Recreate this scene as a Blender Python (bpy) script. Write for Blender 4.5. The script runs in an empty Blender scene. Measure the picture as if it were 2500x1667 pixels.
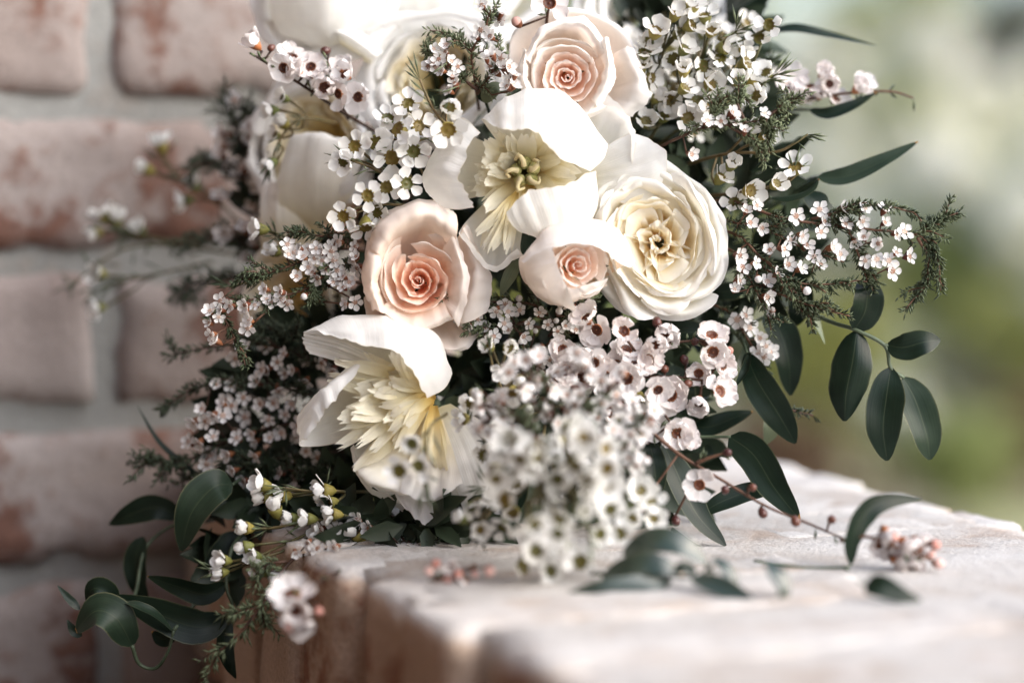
import bpy, math, random
from mathutils import Vector, Matrix, Quaternion, noise

# ------------------------------------------------------------------ scene, camera, light
scene = bpy.context.scene
C = scene.collection
V = Vector
FPX = 5903.0                       # focal length in pixels of the 2500 px wide photograph
YAW = math.radians(21.7)
PITCH = math.atan(483.5 / FPX)
CAM = V((0, 0, 0.195))             # ledge top is z = 0
fwd = V((math.sin(YAW) * math.cos(PITCH), math.cos(YAW) * math.cos(PITCH), -math.sin(PITCH)))
RV = V((math.cos(YAW), -math.sin(YAW), 0))
UV_ = RV.cross(fwd)
NV = -fwd
cam = bpy.data.cameras.new('camera')
cam.sensor_width = 36; cam.lens = 36 * FPX / 2500
cam.clip_start = 0.05; cam.clip_end = 2000
cam.dof.use_dof = True; cam.dof.focus_distance = 1.195; cam.dof.aperture_fstop = 2.2
co = bpy.data.objects.new('camera', cam); C.objects.link(co)
co.matrix_world = Matrix(((RV.x, UV_.x, NV.x, CAM.x), (RV.y, UV_.y, NV.y, CAM.y), (RV.z, UV_.z, NV.z, CAM.z), (0, 0, 0, 1)))
scene.camera = co

SUN_TO = V((0.62, -0.60, 0.56)).normalized()      # towards the sun: right, camera side, above
world = bpy.data.worlds.new('World'); scene.world = world; world.use_nodes = True
wn = world.node_tree; wn.nodes.clear()
wo = wn.nodes.new('ShaderNodeOutputWorld'); wb = wn.nodes.new('ShaderNodeBackground'); ws = wn.nodes.new('ShaderNodeTexSky')
ws.sky_type = 'NISHITA'; ws.sun_disc = False
ws.sun_elevation = math.asin(SUN_TO.z); ws.sun_rotation = math.atan2(SUN_TO.x, SUN_TO.y)
ws.air_density = 0.9; ws.dust_density = 2.5; ws.ozone_density = 1.0
wb.inputs[1].default_value = 0.10
wn.links.new(ws.outputs[0], wb.inputs[0]); wn.links.new(wb.outputs[0], wo.inputs[0])
sl = bpy.data.lights.new('sun', 'SUN'); sl.energy = 1.5; sl.angle = math.radians(75); sl.color = (1.0, 0.99, 0.975)
so = bpy.data.objects.new('sun', sl); C.objects.link(so); so.rotation_euler = SUN_TO.to_track_quat('Z', 'Y').to_euler()
so.location = (3, -2, 3)
vs = scene.view_settings
vs.view_transform = 'Standard'; vs.look = 'None'; vs.exposure = 1.72; vs.gamma = 1.0; vs.use_curve_mapping = False
scene.cycles.use_denoising = True
scene.cycles.max_bounces = 14; scene.cycles.diffuse_bounces = 8; scene.cycles.transmission_bounces = 10; scene.cycles.transparent_max_bounces = 4

# ------------------------------------------------------------------ helpers
def P(px, py, d):                  # a point seen at a photo pixel, d metres in front of the camera
    return CAM + fwd * d + RV * ((px - 1250) / FPX * d) - UV_ * ((py - 833.5) / FPX * d)
def cdir(x, y, z):                 # right / up / towards the camera -> world direction
    return (RV * x + UV_ * y + NV * z).normalized()
def PX(n, d=1.2): return n * d / FPX
def ground_d(py, h=0.195):         # distance at which a horizontal plane h below the camera shows at row py
    return h / ((py - 833.5) / FPX * math.cos(PITCH) + math.sin(PITCH))

def cat1(p0, p1, p2, p3, t):
    return 0.5 * ((2 * p1) + (p2 - p0) * t + (2 * p0 - 5 * p1 + 4 * p2 - p3) * t * t + (3 * p1 - p0 - 3 * p2 + p3) * t ** 3)
def curve(pts, n):
    m = len(pts)
    if m == 1: return [pts[0]] * n
    e = [2 * pts[0] - pts[1]] + list(pts) + [2 * pts[-1] - pts[-2]]
    out = []
    for i in range(n):
        s = i / (n - 1) * (m - 1); k = min(int(s), m - 2); t = s - k
        out.append(cat1(e[k], e[k + 1], e[k + 2], e[k + 3], t))
    return out

def mk_mesh(name, verts, faces, mats, uvs=None, fm=None, smooth=True):
    me = bpy.data.meshes.new(name)
    me.from_pydata([tuple(v) for v in verts], [], faces)
    for m in (mats if isinstance(mats, (list, tuple)) else [mats]): me.materials.append(m)
    if fm: me.polygons.foreach_set('material_index', fm)
    if smooth: me.polygons.foreach_set('use_smooth', [True] * len(me.polygons))
    if uvs:
        ul = me.uv_layers.new(name='UVMap')
        li = [0] * len(me.loops); me.loops.foreach_get('vertex_index', li)
        buf = []
        for i in li: buf.extend(uvs[i])
        ul.data.foreach_set('uv', buf)
    me.update()
    return me
def link(name, me, parent=None, M=None):
    o = bpy.data.objects.new(name, me); C.objects.link(o)
    if parent is not None: o.parent = parent
    if M is not None: o.matrix_basis = M
    return o
def thing(name, label, cat, loc, group=None, kind=None):
    o = bpy.data.objects.new(name, None); C.objects.link(o); o.location = loc
    o.empty_display_size = 0.01
    o['label'] = label; o['category'] = cat
    if group: o['group'] = group
    if kind: o['kind'] = kind
    return o
def tag(o, label, cat, group=None, kind=None):
    o['label'] = label; o['category'] = cat
    if group: o['group'] = group
    if kind: o['kind'] = kind
    return o
def solid(o, t=0.0005):
    return o
    m = o.modifiers.new('thickness', 'SOLIDIFY'); m.thickness = t; m.offset = 0
    return o

class MB:                           # mesh collector
    def __init__(s): s.v = []; s.f = []; s.m = []
    def tube(s, pts, r0, r1, sides=5, mi=0):
        n = len(pts); b = len(s.v)
        up = V((0.31, 0.2, 0.93))
        for i, p in enumerate(pts):
            t = (pts[min(i + 1, n - 1)] - pts[max(i - 1, 0)])
            if t.length < 1e-9: t = V((0, 0, 1))
            t.normalize(); a = t.cross(up)
            if a.length < 1e-4: a = t.cross(V((1, 0, 0)))
            a.normalize(); c = t.cross(a); r = r0 + (r1 - r0) * i / max(n - 1, 1)
            for k in range(sides):
                g = 2 * math.pi * k / sides
                s.v.append(p + a * (math.cos(g) * r) + c * (math.sin(g) * r))
        for i in range(n - 1):
            for k in range(sides):
                k2 = (k + 1) % sides
                s.f.append((b + i * sides + k, b + i * sides + k2, b + (i + 1) * sides + k2, b + (i + 1) * sides + k)); s.m.append(mi)
        s.f.append(tuple(b + (n - 1) * sides + k for k in range(sides))); s.m.append(mi)
        s.f.append(tuple(b + k for k in reversed(range(sides)))); s.m.append(mi)
    def spindle(s, p0, p1, r, mi=0, at=0.5):
        t = p1 - p0
        if t.length < 1e-9: return
        t.normalize(); a = t.cross(V((0.3, 0.5, 0.8)));
        if a.length < 1e-4: a = t.cross(V((1, 0, 0)))
        a.normalize(); c = t.cross(a); q = p0.lerp(p1, at); b = len(s.v)
        s.v += [p0, q + a * r, q - a * r * 0.5 + c * r * 0.8, q - a * r * 0.5 - c * r * 0.8, p1]
        s.f += [(b, b + 2, b + 1), (b, b + 3, b + 2), (b, b + 1, b + 3), (b + 1, b + 2, b + 4), (b + 2, b + 3, b + 4), (b + 3, b + 1, b + 4)]
        s.m += [mi] * 6
    def lathe(s, prof, sides, M=None, mi=0, mis=None):
        b = len(s.v)
        for r, z in prof:
            for k in range(sides):
                g = 2 * math.pi * k / sides
                p = V((r * math.cos(g), r * math.sin(g), z)); s.v.append(M @ p if M else p)
        for i in range(len(prof) - 1):
            for k in range(sides):
                k2 = (k + 1) % sides
                s.f.append((b + i * sides + k, b + i * sides + k2, b + (i + 1) * sides + k2, b + (i + 1) * sides + k)); s.m.append(mis[i] if mis else mi)
    def grid(s, g, mi=0):
        nv = len(g); nu = len(g[0]); b = len(s.v)
        for row in g: s.v += row
        for j in range(nv - 1):
            for i in range(nu - 1):
                s.f.append((b + j * nu + i, b + j * nu + i + 1, b + (j + 1) * nu + i + 1, b + (j + 1) * nu + i)); s.m.append(mi)
    def mesh(s, name, mats, smooth=True): return mk_mesh(name, s.v, s.f, mats, None, s.m, smooth)

def grid_mesh(name, g, mat):
    nv = len(g); nu = len(g[0]); v = []; f = []; uv = []
    for j, row in enumerate(g):
        for i, p in enumerate(row): v.append(p); uv.append((i / (nu - 1), j / (nv - 1)))
    for j in range(nv - 1):
        for i in range(nu - 1):
            f.append((j * nu + i, j * nu + i + 1, (j + 1) * nu + i + 1, (j + 1) * nu + i))
    return mk_mesh(name, v, f, mat, uv)

# ------------------------------------------------------------------ materials
def nt(name):
    m = bpy.data.materials.new(name); m.use_nodes = True; t = m.node_tree; t.nodes.clear()
    o = t.nodes.new('ShaderNodeOutputMaterial')
    return m, t, o
def N(t, kind, **kw):
    n = t.nodes.new('ShaderNode' + kind)
    for k, v in kw.items():
        if k.startswith('i_'):
            key = k[2:]; key = int(key) if key.isdigit() else key
            n.inputs[key].default_value = v
        else: setattr(n, k, v)
    return n
def ramp(t, stops, interp='LINEAR'):
    r = t.nodes.new('ShaderNodeValToRGB'); r.color_ramp.interpolation = interp
    e = r.color_ramp.elements
    while len(e) < len(stops): e.new(0.5)
    for k, (p, c) in enumerate(stops):
        e[k].position = p; e[k].color = (c[0], c[1], c[2], 1) if isinstance(c, (tuple, list)) else (c, c, c, 1)
    return r
def L(t, a, b): t.links.new(a, b)

def petal_mat(name, stops, transl=0.3, rough=0.55, vein=0.25, edge=None, tint=(1, 1, 1)):
    m, t, o = nt(name)
    uv = N(t, 'UVMap'); sep = N(t, 'SeparateXYZ'); L(t, uv.outputs[0], sep.inputs[0])
    stops = [(p_, tuple(min(0.94, c_ * 1.06) for c_ in k_)) for p_, k_ in stops]
    r = ramp(t, stops); L(t, sep.outputs[1], r.inputs[0])
    col = r.outputs[0]
    # blotchy natural variation
    tc = N(t, 'TexCoord'); nz = N(t, 'TexNoise', i_Scale=140.0, i_Detail=4.0); L(t, tc.outputs['Object'], nz.inputs['Vector'])
    mr = N(t, 'MapRange', i_1=0.3, i_2=0.7, i_3=0.95, i_4=1.02); L(t, nz.outputs[0], mr.inputs[0])
    mx = N(t, 'MixRGB', blend_type='MULTIPLY', i_0=1.0); L(t, col, mx.inputs[1]); L(t, mr.outputs[0], mx.inputs[2])
    col = mx.outputs[0]
    if edge:
        sb = N(t, 'Math', operation='SUBTRACT', i_1=0.5); L(t, sep.outputs[0], sb.inputs[0])
        ab = N(t, 'Math', operation='ABSOLUTE'); L(t, sb.outputs[0], ab.inputs[0])
        tv = N(t, 'Math', operation='SUBTRACT', i_1=0.5); L(t, sep.outputs[1], tv.inputs[0])
        mxx = N(t, 'Math', operation='MAXIMUM'); L(t, ab.outputs[0], mxx.inputs[0]); L(t, tv.outputs[0], mxx.inputs[1])
        n2 = N(t, 'TexNoise', i_Scale=90.0); L(t, tc.outputs['Object'], n2.inputs['Vector'])
        ad = N(t, 'Math', operation='MULTIPLY_ADD', i_1=0.03, i_2=-0.012); L(t, n2.outputs[0], ad.inputs[0])
        ad2 = N(t, 'Math', operation='ADD'); L(t, mxx.outputs[0], ad2.inputs[0]); L(t, ad.outputs[0], ad2.inputs[1])
        er = N(t, 'MapRange', i_1=0.488, i_2=0.506, i_3=0.0, i_4=0.6); L(t, ad2.outputs[0], er.inputs[0])
        me = N(t, 'MixRGB'); me.inputs[2].default_value = (*edge, 1); L(t, er.outputs[0], me.inputs[0]); L(t, col, me.inputs[1]); col = me.outputs[0]
    mp = N(t, 'Mapping'); mp.inputs['Scale'].default_value = (46, 2.2, 1); L(t, uv.outputs[0], mp.inputs[0])
    vn = N(t, 'TexNoise', i_Scale=1.0, i_Detail=3.0); L(t, mp.outputs[0], vn.inputs['Vector'])
    bp = N(t, 'Bump', i_Strength=vein, i_Distance=0.0006); L(t, vn.outputs[0], bp.inputs['Height'])
    pb = N(t, 'BsdfPrincipled'); pb.inputs['Roughness'].default_value = rough; pb.inputs['Specular IOR Level'].default_value = 0.25
    pb.inputs['Sheen Weight'].default_value = 0.15
    L(t, col, pb.inputs['Base Color']); L(t, bp.outputs[0], pb.inputs['Normal'])
    tr = N(t, 'BsdfTranslucent'); L(t, col, tr.inputs[0]); L(t, bp.outputs[0], tr.inputs['Normal'])
    ms = N(t, 'MixShader', i_0=transl); L(t, pb.outputs[0], ms.inputs[1]); L(t, tr.outputs[0], ms.inputs[2]); L(t, ms.outputs[0], o.inputs[0])
    return m
def flat_mat(name, c, rough=0.6, transl=0.0, var=0.25, scale=300.0, spec=0.3, c2=None):
    m, t, o = nt(name)
    tc = N(t, 'TexCoord'); nz = N(t, 'TexNoise', i_Scale=scale, i_Detail=3.0); L(t, tc.outputs['Object'], nz.inputs['Vector'])
    oi = N(t, 'ObjectInfo')
    ad = N(t, 'Math', operation='MULTIPLY_ADD', i_1=0.5, i_2=-0.25); L(t, oi.outputs['Random'], ad.inputs[0])
    a2 = N(t, 'Math', operation='ADD'); L(t, nz.outputs[0], a2.inputs[0]); L(t, ad.outputs[0], a2.inputs[1])
    lo = tuple(x * (1 - var) for x in c); hi = c2 or tuple(min(1, x * (1 + var)) for x in c)
    r = ramp(t, [(0.25, lo), (0.75, hi)]); L(t, a2.outputs[0], r.inputs[0])
    pb = N(t, 'BsdfPrincipled'); pb.inputs['Roughness'].default_value = rough; pb.inputs['Specular IOR Level'].default_value = spec
    L(t, r.outputs[0], pb.inputs['Base Color'])
    if transl:
        tr = N(t, 'BsdfTranslucent'); L(t, r.outputs[0], tr.inputs[0])
        ms = N(t, 'MixShader', i_0=transl); L(t, pb.outputs[0], ms.inputs[1]); L(t, tr.outputs[0], ms.inputs[2]); L(t, ms.outputs[0], o.inputs[0])
    else: L(t, pb.outputs[0], o.inputs[0])
    return m
def leaf_mat(name, c1, c2, rim, rough=0.32, spec=0.5, scar=True):
    m, t, o = nt(name)
    uv = N(t, 'UVMap'); sep = N(t, 'SeparateXYZ'); L(t, uv.outputs[0], sep.inputs[0])
    tc = N(t, 'TexCoord'); nz = N(t, 'TexNoise', i_Scale=60.0, i_Detail=4.0); L(t, tc.outputs['Object'], nz.inputs['Vector'])
    r = ramp(t, [(0.3, c1), (0.7, c2)]); L(t, nz.outputs[0], r.inputs[0]); col = r.outputs[0]
    # fine veins running along the leaf
    mp = N(t, 'Mapping'); mp.inputs['Scale'].default_value = (22, 0.7, 1); L(t, uv.outputs[0], mp.inputs[0])
    vn = N(t, 'TexNoise', i_Scale=1.0, i_Detail=2.0); L(t, mp.outputs[0], vn.inputs['Vector'])
    vr = N(t, 'MapRange', i_1=0.3, i_2=0.7, i_3=0.85, i_4=1.12); L(t, vn.outputs[0], vr.inputs[0])
    mm = N(t, 'MixRGB', blend_type='MULTIPLY', i_0=1.0); L(t, col, mm.inputs[1]); L(t, vr.outputs[0], mm.inputs[2]); col = mm.outputs[0]
    sb = N(t, 'Math', operation='SUBTRACT', i_1=0.5); L(t, sep.outputs[0], sb.inputs[0])
    ab = N(t, 'Math', operation='ABSOLUTE'); L(t, sb.outputs[0], ab.inputs[0])
    er = N(t, 'MapRange', i_1=0.462, i_2=0.49, i_3=0.0, i_4=0.55); L(t, ab.outputs[0], er.inputs[0])
    me = N(t, 'MixRGB'); me.inputs[2].default_value = (*rim, 1); L(t, er.outputs[0], me.inputs[0]); L(t, col, me.inputs[1]); col = me.outputs[0]
    rb = N(t, 'MapRange', i_1=0.004, i_2=0.022, i_3=0.35, i_4=0.0); L(t, ab.outputs[0], rb.inputs[0])
    mr_ = N(t, 'MixRGB'); mr_.inputs[2].default_value = (rim[0] * .5, rim[1] * .6, rim[2] * .6, 1); L(t, rb.outputs[0], mr_.inputs[0]); L(t, col, mr_.inputs[1]); col = mr_.outputs[0]
    if scar:
        n2 = N(t, 'TexNoise', i_Scale=38.0, i_Detail=1.0); L(t, tc.outputs['Object'], n2.inputs['Vector'])
        tv = N(t, 'MapRange', i_1=0.9, i_2=1.0, i_3=0.0, i_4=0.28); L(t, sep.outputs[1], tv.inputs[0])
        sm = N(t, 'Math', operation='ADD'); L(t, n2.outputs[0], sm.inputs[0]); L(t, tv.outputs[0], sm.inputs[1])
        sr = N(t, 'MapRange', i_1=0.80, i_2=0.83, i_3=0.0, i_4=0.9); L(t, sm.outputs[0], sr.inputs[0])
        m2 = N(t, 'MixRGB'); m2.inputs[2].default_value = (0.36, 0.19, 0.06, 1); L(t, sr.outputs[0], m2.inputs[0]); L(t, col, m2.inputs[1]); col = m2.outputs[0]
    bp = N(t, 'Bump', i_Strength=0.14, i_Distance=0.0008); L(t, vn.outputs[0], bp.inputs['Height'])
    pb = N(t, 'BsdfPrincipled'); pb.inputs['Roughness'].default_value = rough; pb.inputs['Specular IOR Level'].default_value = spec
    L(t, col, pb.inputs['Base Color']); L(t, bp.outputs[0], pb.inputs['Normal'])
    tr = N(t, 'BsdfTranslucent'); L(t, col, tr.inputs[0])
    ms = N(t, 'MixShader', i_0=0.12); L(t, pb.outputs[0], ms.inputs[1]); L(t, tr.outputs[0], ms.inputs[2]); L(t, ms.outputs[0], o.inputs[0])
    return m

M = {}
M['peony'] = petal_mat('peony_white', [(0, (0.80, 0.72, 0.45)), (0.25, (0.85, 0.83, 0.75)), (0.5, (0.87, 0.87, 0.855)), (1, (0.88, 0.885, 0.885))], 0.44, vein=0.38, edge=(0.80, 0.72, 0.58))
M['petaloid'] = petal_mat('petaloid_cream', [(0, (0.64, 0.43, 0.10)), (0.25, (0.78, 0.63, 0.27)), (0.55, (0.85, 0.78, 0.54)), (1, (0.88, 0.85, 0.73))], 0.36, vein=0.5)
M['garden'] = petal_mat('garden_rose_ivory', [(0, (0.86, 0.68, 0.36)), (0.45, (0.87, 0.77, 0.53)), (0.75, (0.88, 0.84, 0.71)), (1, (0.89, 0.87, 0.81))], 0.4, vein=0.2)
M['garden_out'] = petal_mat('garden_rose_outer', [(0, (0.84, 0.74, 0.50)), (0.4, (0.87, 0.82, 0.68)), (0.7, (0.88, 0.86, 0.80)), (1, (0.88, 0.87, 0.85))], 0.33, vein=0.2)
M['blush_in'] = petal_mat('blush_inner', [(0, (0.85, 0.46, 0.28)), (0.45, (0.88, 0.61, 0.46)), (0.8, (0.89, 0.71, 0.61)), (1, (0.89, 0.79, 0.73))], 0.45, vein=0.15)
M['blush_out'] = petal_mat('blush_outer', [(0, (0.86, 0.64, 0.46)), (0.4, (0.88, 0.74, 0.63)), (0.75, (0.88, 0.80, 0.74)), (1, (0.89, 0.83, 0.79))], 0.35, vein=0.18, edge=(0.76, 0.56, 0.42))
M['blush_pale_in'] = petal_mat('pale_blush_inner', [(0, (0.88, 0.52, 0.32)), (0.45, (0.89, 0.70, 0.59)), (0.8, (0.89, 0.81, 0.77)), (1, (0.89, 0.86, 0.84))], 0.45, vein=0.15)
M['blush_pale'] = petal_mat('pale_blush_outer', [(0, (0.86, 0.66, 0.46)), (0.35, (0.86, 0.76, 0.67)), (0.7, (0.87, 0.83, 0.79)), (1, (0.87, 0.85, 0.83))], 0.3, vein=0.18)
M['carpel'] = flat_mat('carpel_green', (0.30, 0.30, 0.10), 0.5, 0.1, c2=(0.46, 0.42, 0.18))
M['stigma'] = flat_mat('stigma_cream', (0.72, 0.62, 0.36), 0.5, 0.2)
M['wax'] = flat_mat('waxflower_white', (0.83, 0.82, 0.78), 0.5, 0.33, var=0.08, scale=500, c2=(0.89, 0.89, 0.88))
M['wax_green'] = flat_mat('waxflower_calyx', (0.15, 0.19, 0.055), 0.5, 0.1, c2=(0.30, 0.24, 0.06))
M['wax_disc'] = flat_mat('waxflower_disc', (0.10, 0.11, 0.025), 0.35, 0.0, c2=(0.19, 0.13, 0.03), scale=700)
M['wax_stamen'] = flat_mat('waxflower_stamen', (0.10, 0.035, 0.015), 0.5, c2=(0.25, 0.10, 0.03))
M['tea'] = flat_mat('teatree_petal', (0.85, 0.78, 0.76), 0.5, 0.35, var=0.08, scale=260, c2=(0.89, 0.87, 0.865))
M['tea_cup'] = flat_mat('teatree_cup', (0.045, 0.012, 0.008), 0.4, c2=(0.12, 0.035, 0.015))
M['tea_rim'] = flat_mat('teatree_rim', (0.30, 0.10, 0.03), 0.5, c2=(0.45, 0.17, 0.07))
M['tea_bud'] = flat_mat('teatree_bud', (0.06, 0.012, 0.012), 0.35, c2=(0.14, 0.05, 0.03), spec=0.5)
M['tea_pink'] = flat_mat('teatree_pink_bud', (0.66, 0.28, 0.22), 0.5, 0.2, c2=(0.84, 0.58, 0.52))
M['tiny'] = flat_mat('tiny_white', (0.84, 0.82, 0.80), 0.5, 0.33, var=0.06, scale=500, c2=(0.89, 0.88, 0.88))
M['tiny_eye'] = flat_mat('tiny_eye', (0.38, 0.20, 0.13), 0.5, c2=(0.66, 0.50, 0.42))
M['tiny_calyx'] = flat_mat('tiny_calyx', (0.14, 0.035, 0.02), 0.5, c2=(0.22, 0.09, 0.04))
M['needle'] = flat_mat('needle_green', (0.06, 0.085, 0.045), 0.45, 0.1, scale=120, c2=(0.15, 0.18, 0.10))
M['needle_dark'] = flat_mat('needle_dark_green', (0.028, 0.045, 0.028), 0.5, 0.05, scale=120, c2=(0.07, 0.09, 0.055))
M['twig'] = flat_mat('twig_brown', (0.05, 0.026, 0.018), 0.6, c2=(0.13, 0.065, 0.04), scale=200)
M['twig_green'] = flat_mat('twig_green', (0.07, 0.08, 0.03), 0.5, c2=(0.16, 0.11, 0.05), scale=120)
M['stem_green'] = flat_mat('stem_green', (0.035, 0.055, 0.03), 0.45, c2=(0.10, 0.13, 0.08), scale=90)
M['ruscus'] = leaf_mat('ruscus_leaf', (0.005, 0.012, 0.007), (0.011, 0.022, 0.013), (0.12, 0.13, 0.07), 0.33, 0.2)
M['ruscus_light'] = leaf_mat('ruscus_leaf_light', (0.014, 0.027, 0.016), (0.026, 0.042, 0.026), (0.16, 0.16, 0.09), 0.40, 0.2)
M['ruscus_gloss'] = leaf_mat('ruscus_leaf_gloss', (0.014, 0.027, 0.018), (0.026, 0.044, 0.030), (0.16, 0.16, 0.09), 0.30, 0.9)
M['sage'] = leaf_mat('sage_leaf', (0.10, 0.13, 0.075), (0.16, 0.19, 0.11), (0.22, 0.22, 0.14), 0.5, scar=False)

def brick_mat(name, wash, wash2, red, red2, amount, top_wash=None):
    m, t, o = nt(name)
    tc = N(t, 'TexCoord'); gm = N(t, 'NewGeometry'); oi = N(t, 'ObjectInfo')
    off = N(t, 'VectorMath', operation='ADD'); sc = N(t, 'VectorMath', operation='SCALE'); sc.inputs['Scale'].default_value = 7.0
    cx = N(t, 'CombineXYZ'); L(t, oi.outputs['Random'], cx.inputs[0]); L(t, oi.outputs['Random'], cx.inputs[1]); L(t, cx.outputs[0], sc.inputs[0])
    L(t, tc.outputs['Object'], off.inputs[0]); L(t, sc.outputs[0], off.inputs[1]); vec = off.outputs[0]
    n1 = N(t, 'TexNoise', i_Scale=16.0, i_Detail=7.0, i_Roughness=0.68); L(t, vec, n1.inputs['Vector'])
    n2 = N(t, 'TexNoise', i_Scale=75.0, i_Detail=6.0, i_Roughness=0.7); L(t, vec, n2.inputs['Vector'])
    n3 = N(t, 'TexNoise', i_Scale=7.0, i_Detail=3.0); L(t, vec, n3.inputs['Vector'])
    rw = ramp(t, [(0.3, wash), (0.7, wash2)]); L(t, n3.outputs[0], rw.inputs[0])
    rr = ramp(t, [(0.35, red), (0.65, red2)]); L(t, n2.outputs[0], rr.inputs[0])
    a = N(t, 'Math', operation='MULTIPLY_ADD', i_1=0.35); L(t, n2.outputs[0], a.inputs[0]); L(t, n1.outputs[0], a.inputs[2])
    b = N(t, 'Math', operation='MULTIPLY_ADD', i_1=0.14); L(t, oi.outputs['Random'], b.inputs[0]); L(t, a.outputs[0], b.inputs[2])
    f = N(t, 'MapRange', i_1=amount - 0.035, i_2=amount + 0.07, i_3=0.0, i_4=0.9); L(t, b.outputs[0], f.inputs[0])
    mx = N(t, 'MixRGB'); L(t, f.outputs[0], mx.inputs[0]); L(t, rw.outputs[0], mx.inputs[1]); L(t, rr.outputs[0], mx.inputs[2])
    col = mx.outputs[0]
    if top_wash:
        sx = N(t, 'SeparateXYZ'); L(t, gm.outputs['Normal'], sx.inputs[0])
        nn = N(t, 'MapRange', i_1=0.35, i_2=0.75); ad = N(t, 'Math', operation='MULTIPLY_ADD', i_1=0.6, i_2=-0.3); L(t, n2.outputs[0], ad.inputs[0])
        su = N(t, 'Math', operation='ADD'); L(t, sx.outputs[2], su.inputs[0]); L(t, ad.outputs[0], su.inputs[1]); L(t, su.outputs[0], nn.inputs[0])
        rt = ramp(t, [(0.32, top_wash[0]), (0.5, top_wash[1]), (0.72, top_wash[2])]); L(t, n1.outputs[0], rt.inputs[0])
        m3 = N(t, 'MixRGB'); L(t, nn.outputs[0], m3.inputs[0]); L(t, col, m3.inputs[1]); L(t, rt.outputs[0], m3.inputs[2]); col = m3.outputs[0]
    n4 = N(t, 'TexNoise', i_Scale=420.0, i_Detail=4.0, i_Roughness=0.7); L(t, vec, n4.inputs['Vector'])
    a4 = N(t, 'Math', operation='MULTIPLY_ADD', i_1=0.22); L(t, n4.outputs[0], a4.inputs[0]); L(t, a.outputs[0], a4.inputs[2])
    gr = N(t, 'MapRange', i_1=0.3, i_2=0.62, i_3=0.72, i_4=1.06); L(t, n4.outputs[0], gr.inputs[0])
    mg = N(t, 'MixRGB', blend_type='MULTIPLY', i_0=0.8); L(t, col, mg.inputs[1]); L(t, gr.outputs[0], mg.inputs[2]); col = mg.outputs[0]
    bp = N(t, 'Bump', i_Strength=0.8, i_Distance=0.005); L(t, a4.outputs[0], bp.inputs['Height'])
    pb = N(t, 'BsdfPrincipled'); pb.inputs['Roughness'].default_value = 0.85; pb.inputs['Specular IOR Level'].default_value = 0.2
    L(t, col, pb.inputs['Base Color']); L(t, bp.outputs[0], pb.inputs['Normal']); L(t, pb.outputs[0], o.inputs[0])
    return m
M['wall_brick'] = brick_mat('whitewashed_brick', (0.26, 0.208, 0.19), (0.355, 0.315, 0.30), (0.09, 0.035, 0.022), (0.19, 0.09, 0.062), 0.762)
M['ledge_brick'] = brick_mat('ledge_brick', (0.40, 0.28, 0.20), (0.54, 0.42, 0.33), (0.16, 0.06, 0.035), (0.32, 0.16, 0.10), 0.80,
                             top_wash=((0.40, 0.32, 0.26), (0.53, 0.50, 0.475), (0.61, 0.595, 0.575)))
M['mortar'] = brick_mat('mortar_grey', (0.25, 0.252, 0.243), (0.335, 0.34, 0.33), (0.19, 0.165, 0.14), (0.34, 0.32, 0.30), 0.86)
M['shade_wall_brick'] = brick_mat('shade_wall_brick', (0.13, 0.075, 0.05), (0.17, 0.10, 0.07), (0.08, 0.035, 0.02), (0.12, 0.06, 0.04), 0.8)  # kept dark so the added return wall bounces little light
M['shade_wall_mortar'] = flat_mat('shade_wall_mortar', (0.10, 0.085, 0.07), 0.9)
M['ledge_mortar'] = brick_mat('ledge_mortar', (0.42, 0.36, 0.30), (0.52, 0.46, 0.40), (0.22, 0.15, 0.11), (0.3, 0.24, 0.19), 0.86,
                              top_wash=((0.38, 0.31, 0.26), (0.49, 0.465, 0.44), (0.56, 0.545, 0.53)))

# ------------------------------------------------------------------ the brick wall behind
def brick_mesh(name, sx, sy, sz, seed, mat, step=0.012, amp=0.0016, rnd=0.006):
    """an irregular brick: rounded box whose faces are grids, pushed about by noise"""
    vid = {}; v = []; f = []
    n = [max(3, round(s / step)) for s in (sx, sy, sz)]
    S = (sx, sy, sz)
    def vert(i, j, k):
        key = (i, j, k)
        if key in vid: return vid[key]
        p = V([(q / n[a] - 0.5) * S[a] for a, q in enumerate((i, j, k))])
        inner = V([max(-(S[a] / 2 - rnd), min(S[a] / 2 - rnd, p[a])) for a in range(3)])
        dlt = p - inner
        if dlt.length > 1e-9: p = inner + dlt.normalized() * min(dlt.length, rnd)
        q = p * 26 + V((seed * 3.7, seed * 1.3, seed * 2.1))
        nn = (p - inner * 0.96)
        nn = nn.normalized() if nn.length > 1e-9 else V((0, 0, 1))
        corner = sum(1 for a in range(3) if abs(p[a]) > S[a] / 2 - rnd * 1.1)
        am = amp * (1 + 1.6 * max(0, corner - 1))
        p = p + nn * (noise.noise(q) * am + noise.noise(q * 2.7) * am * 0.6 + noise.noise(q * 6.1) * am * 0.35)
        if corner > 1: p = p - nn * (am * 0.5 + max(0.0, noise.noise(q * 1.6 + V((5, 5, 5))) - 0.12) * 0.016)
        vid[key] = len(v); v.append(p); return vid[key]
    for a in range(3):
        b, c = [(1, 2), (2, 0), (0, 1)][a]
        for side in (0, n[a]):
            for i in range(n[b]):
                for j in range(n[c]):
                    def at(x, y):
                        q = [0, 0, 0]; q[a] = side; q[b] = x; q[c] = y
                        return vert(*q)
                    quad = (at(i, j), at(i + 1, j), at(i + 1, j + 1), at(i, j + 1))
                    f.append(quad if side else quad[::-1])
    return mk_mesh(name, v, f, mat)

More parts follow.
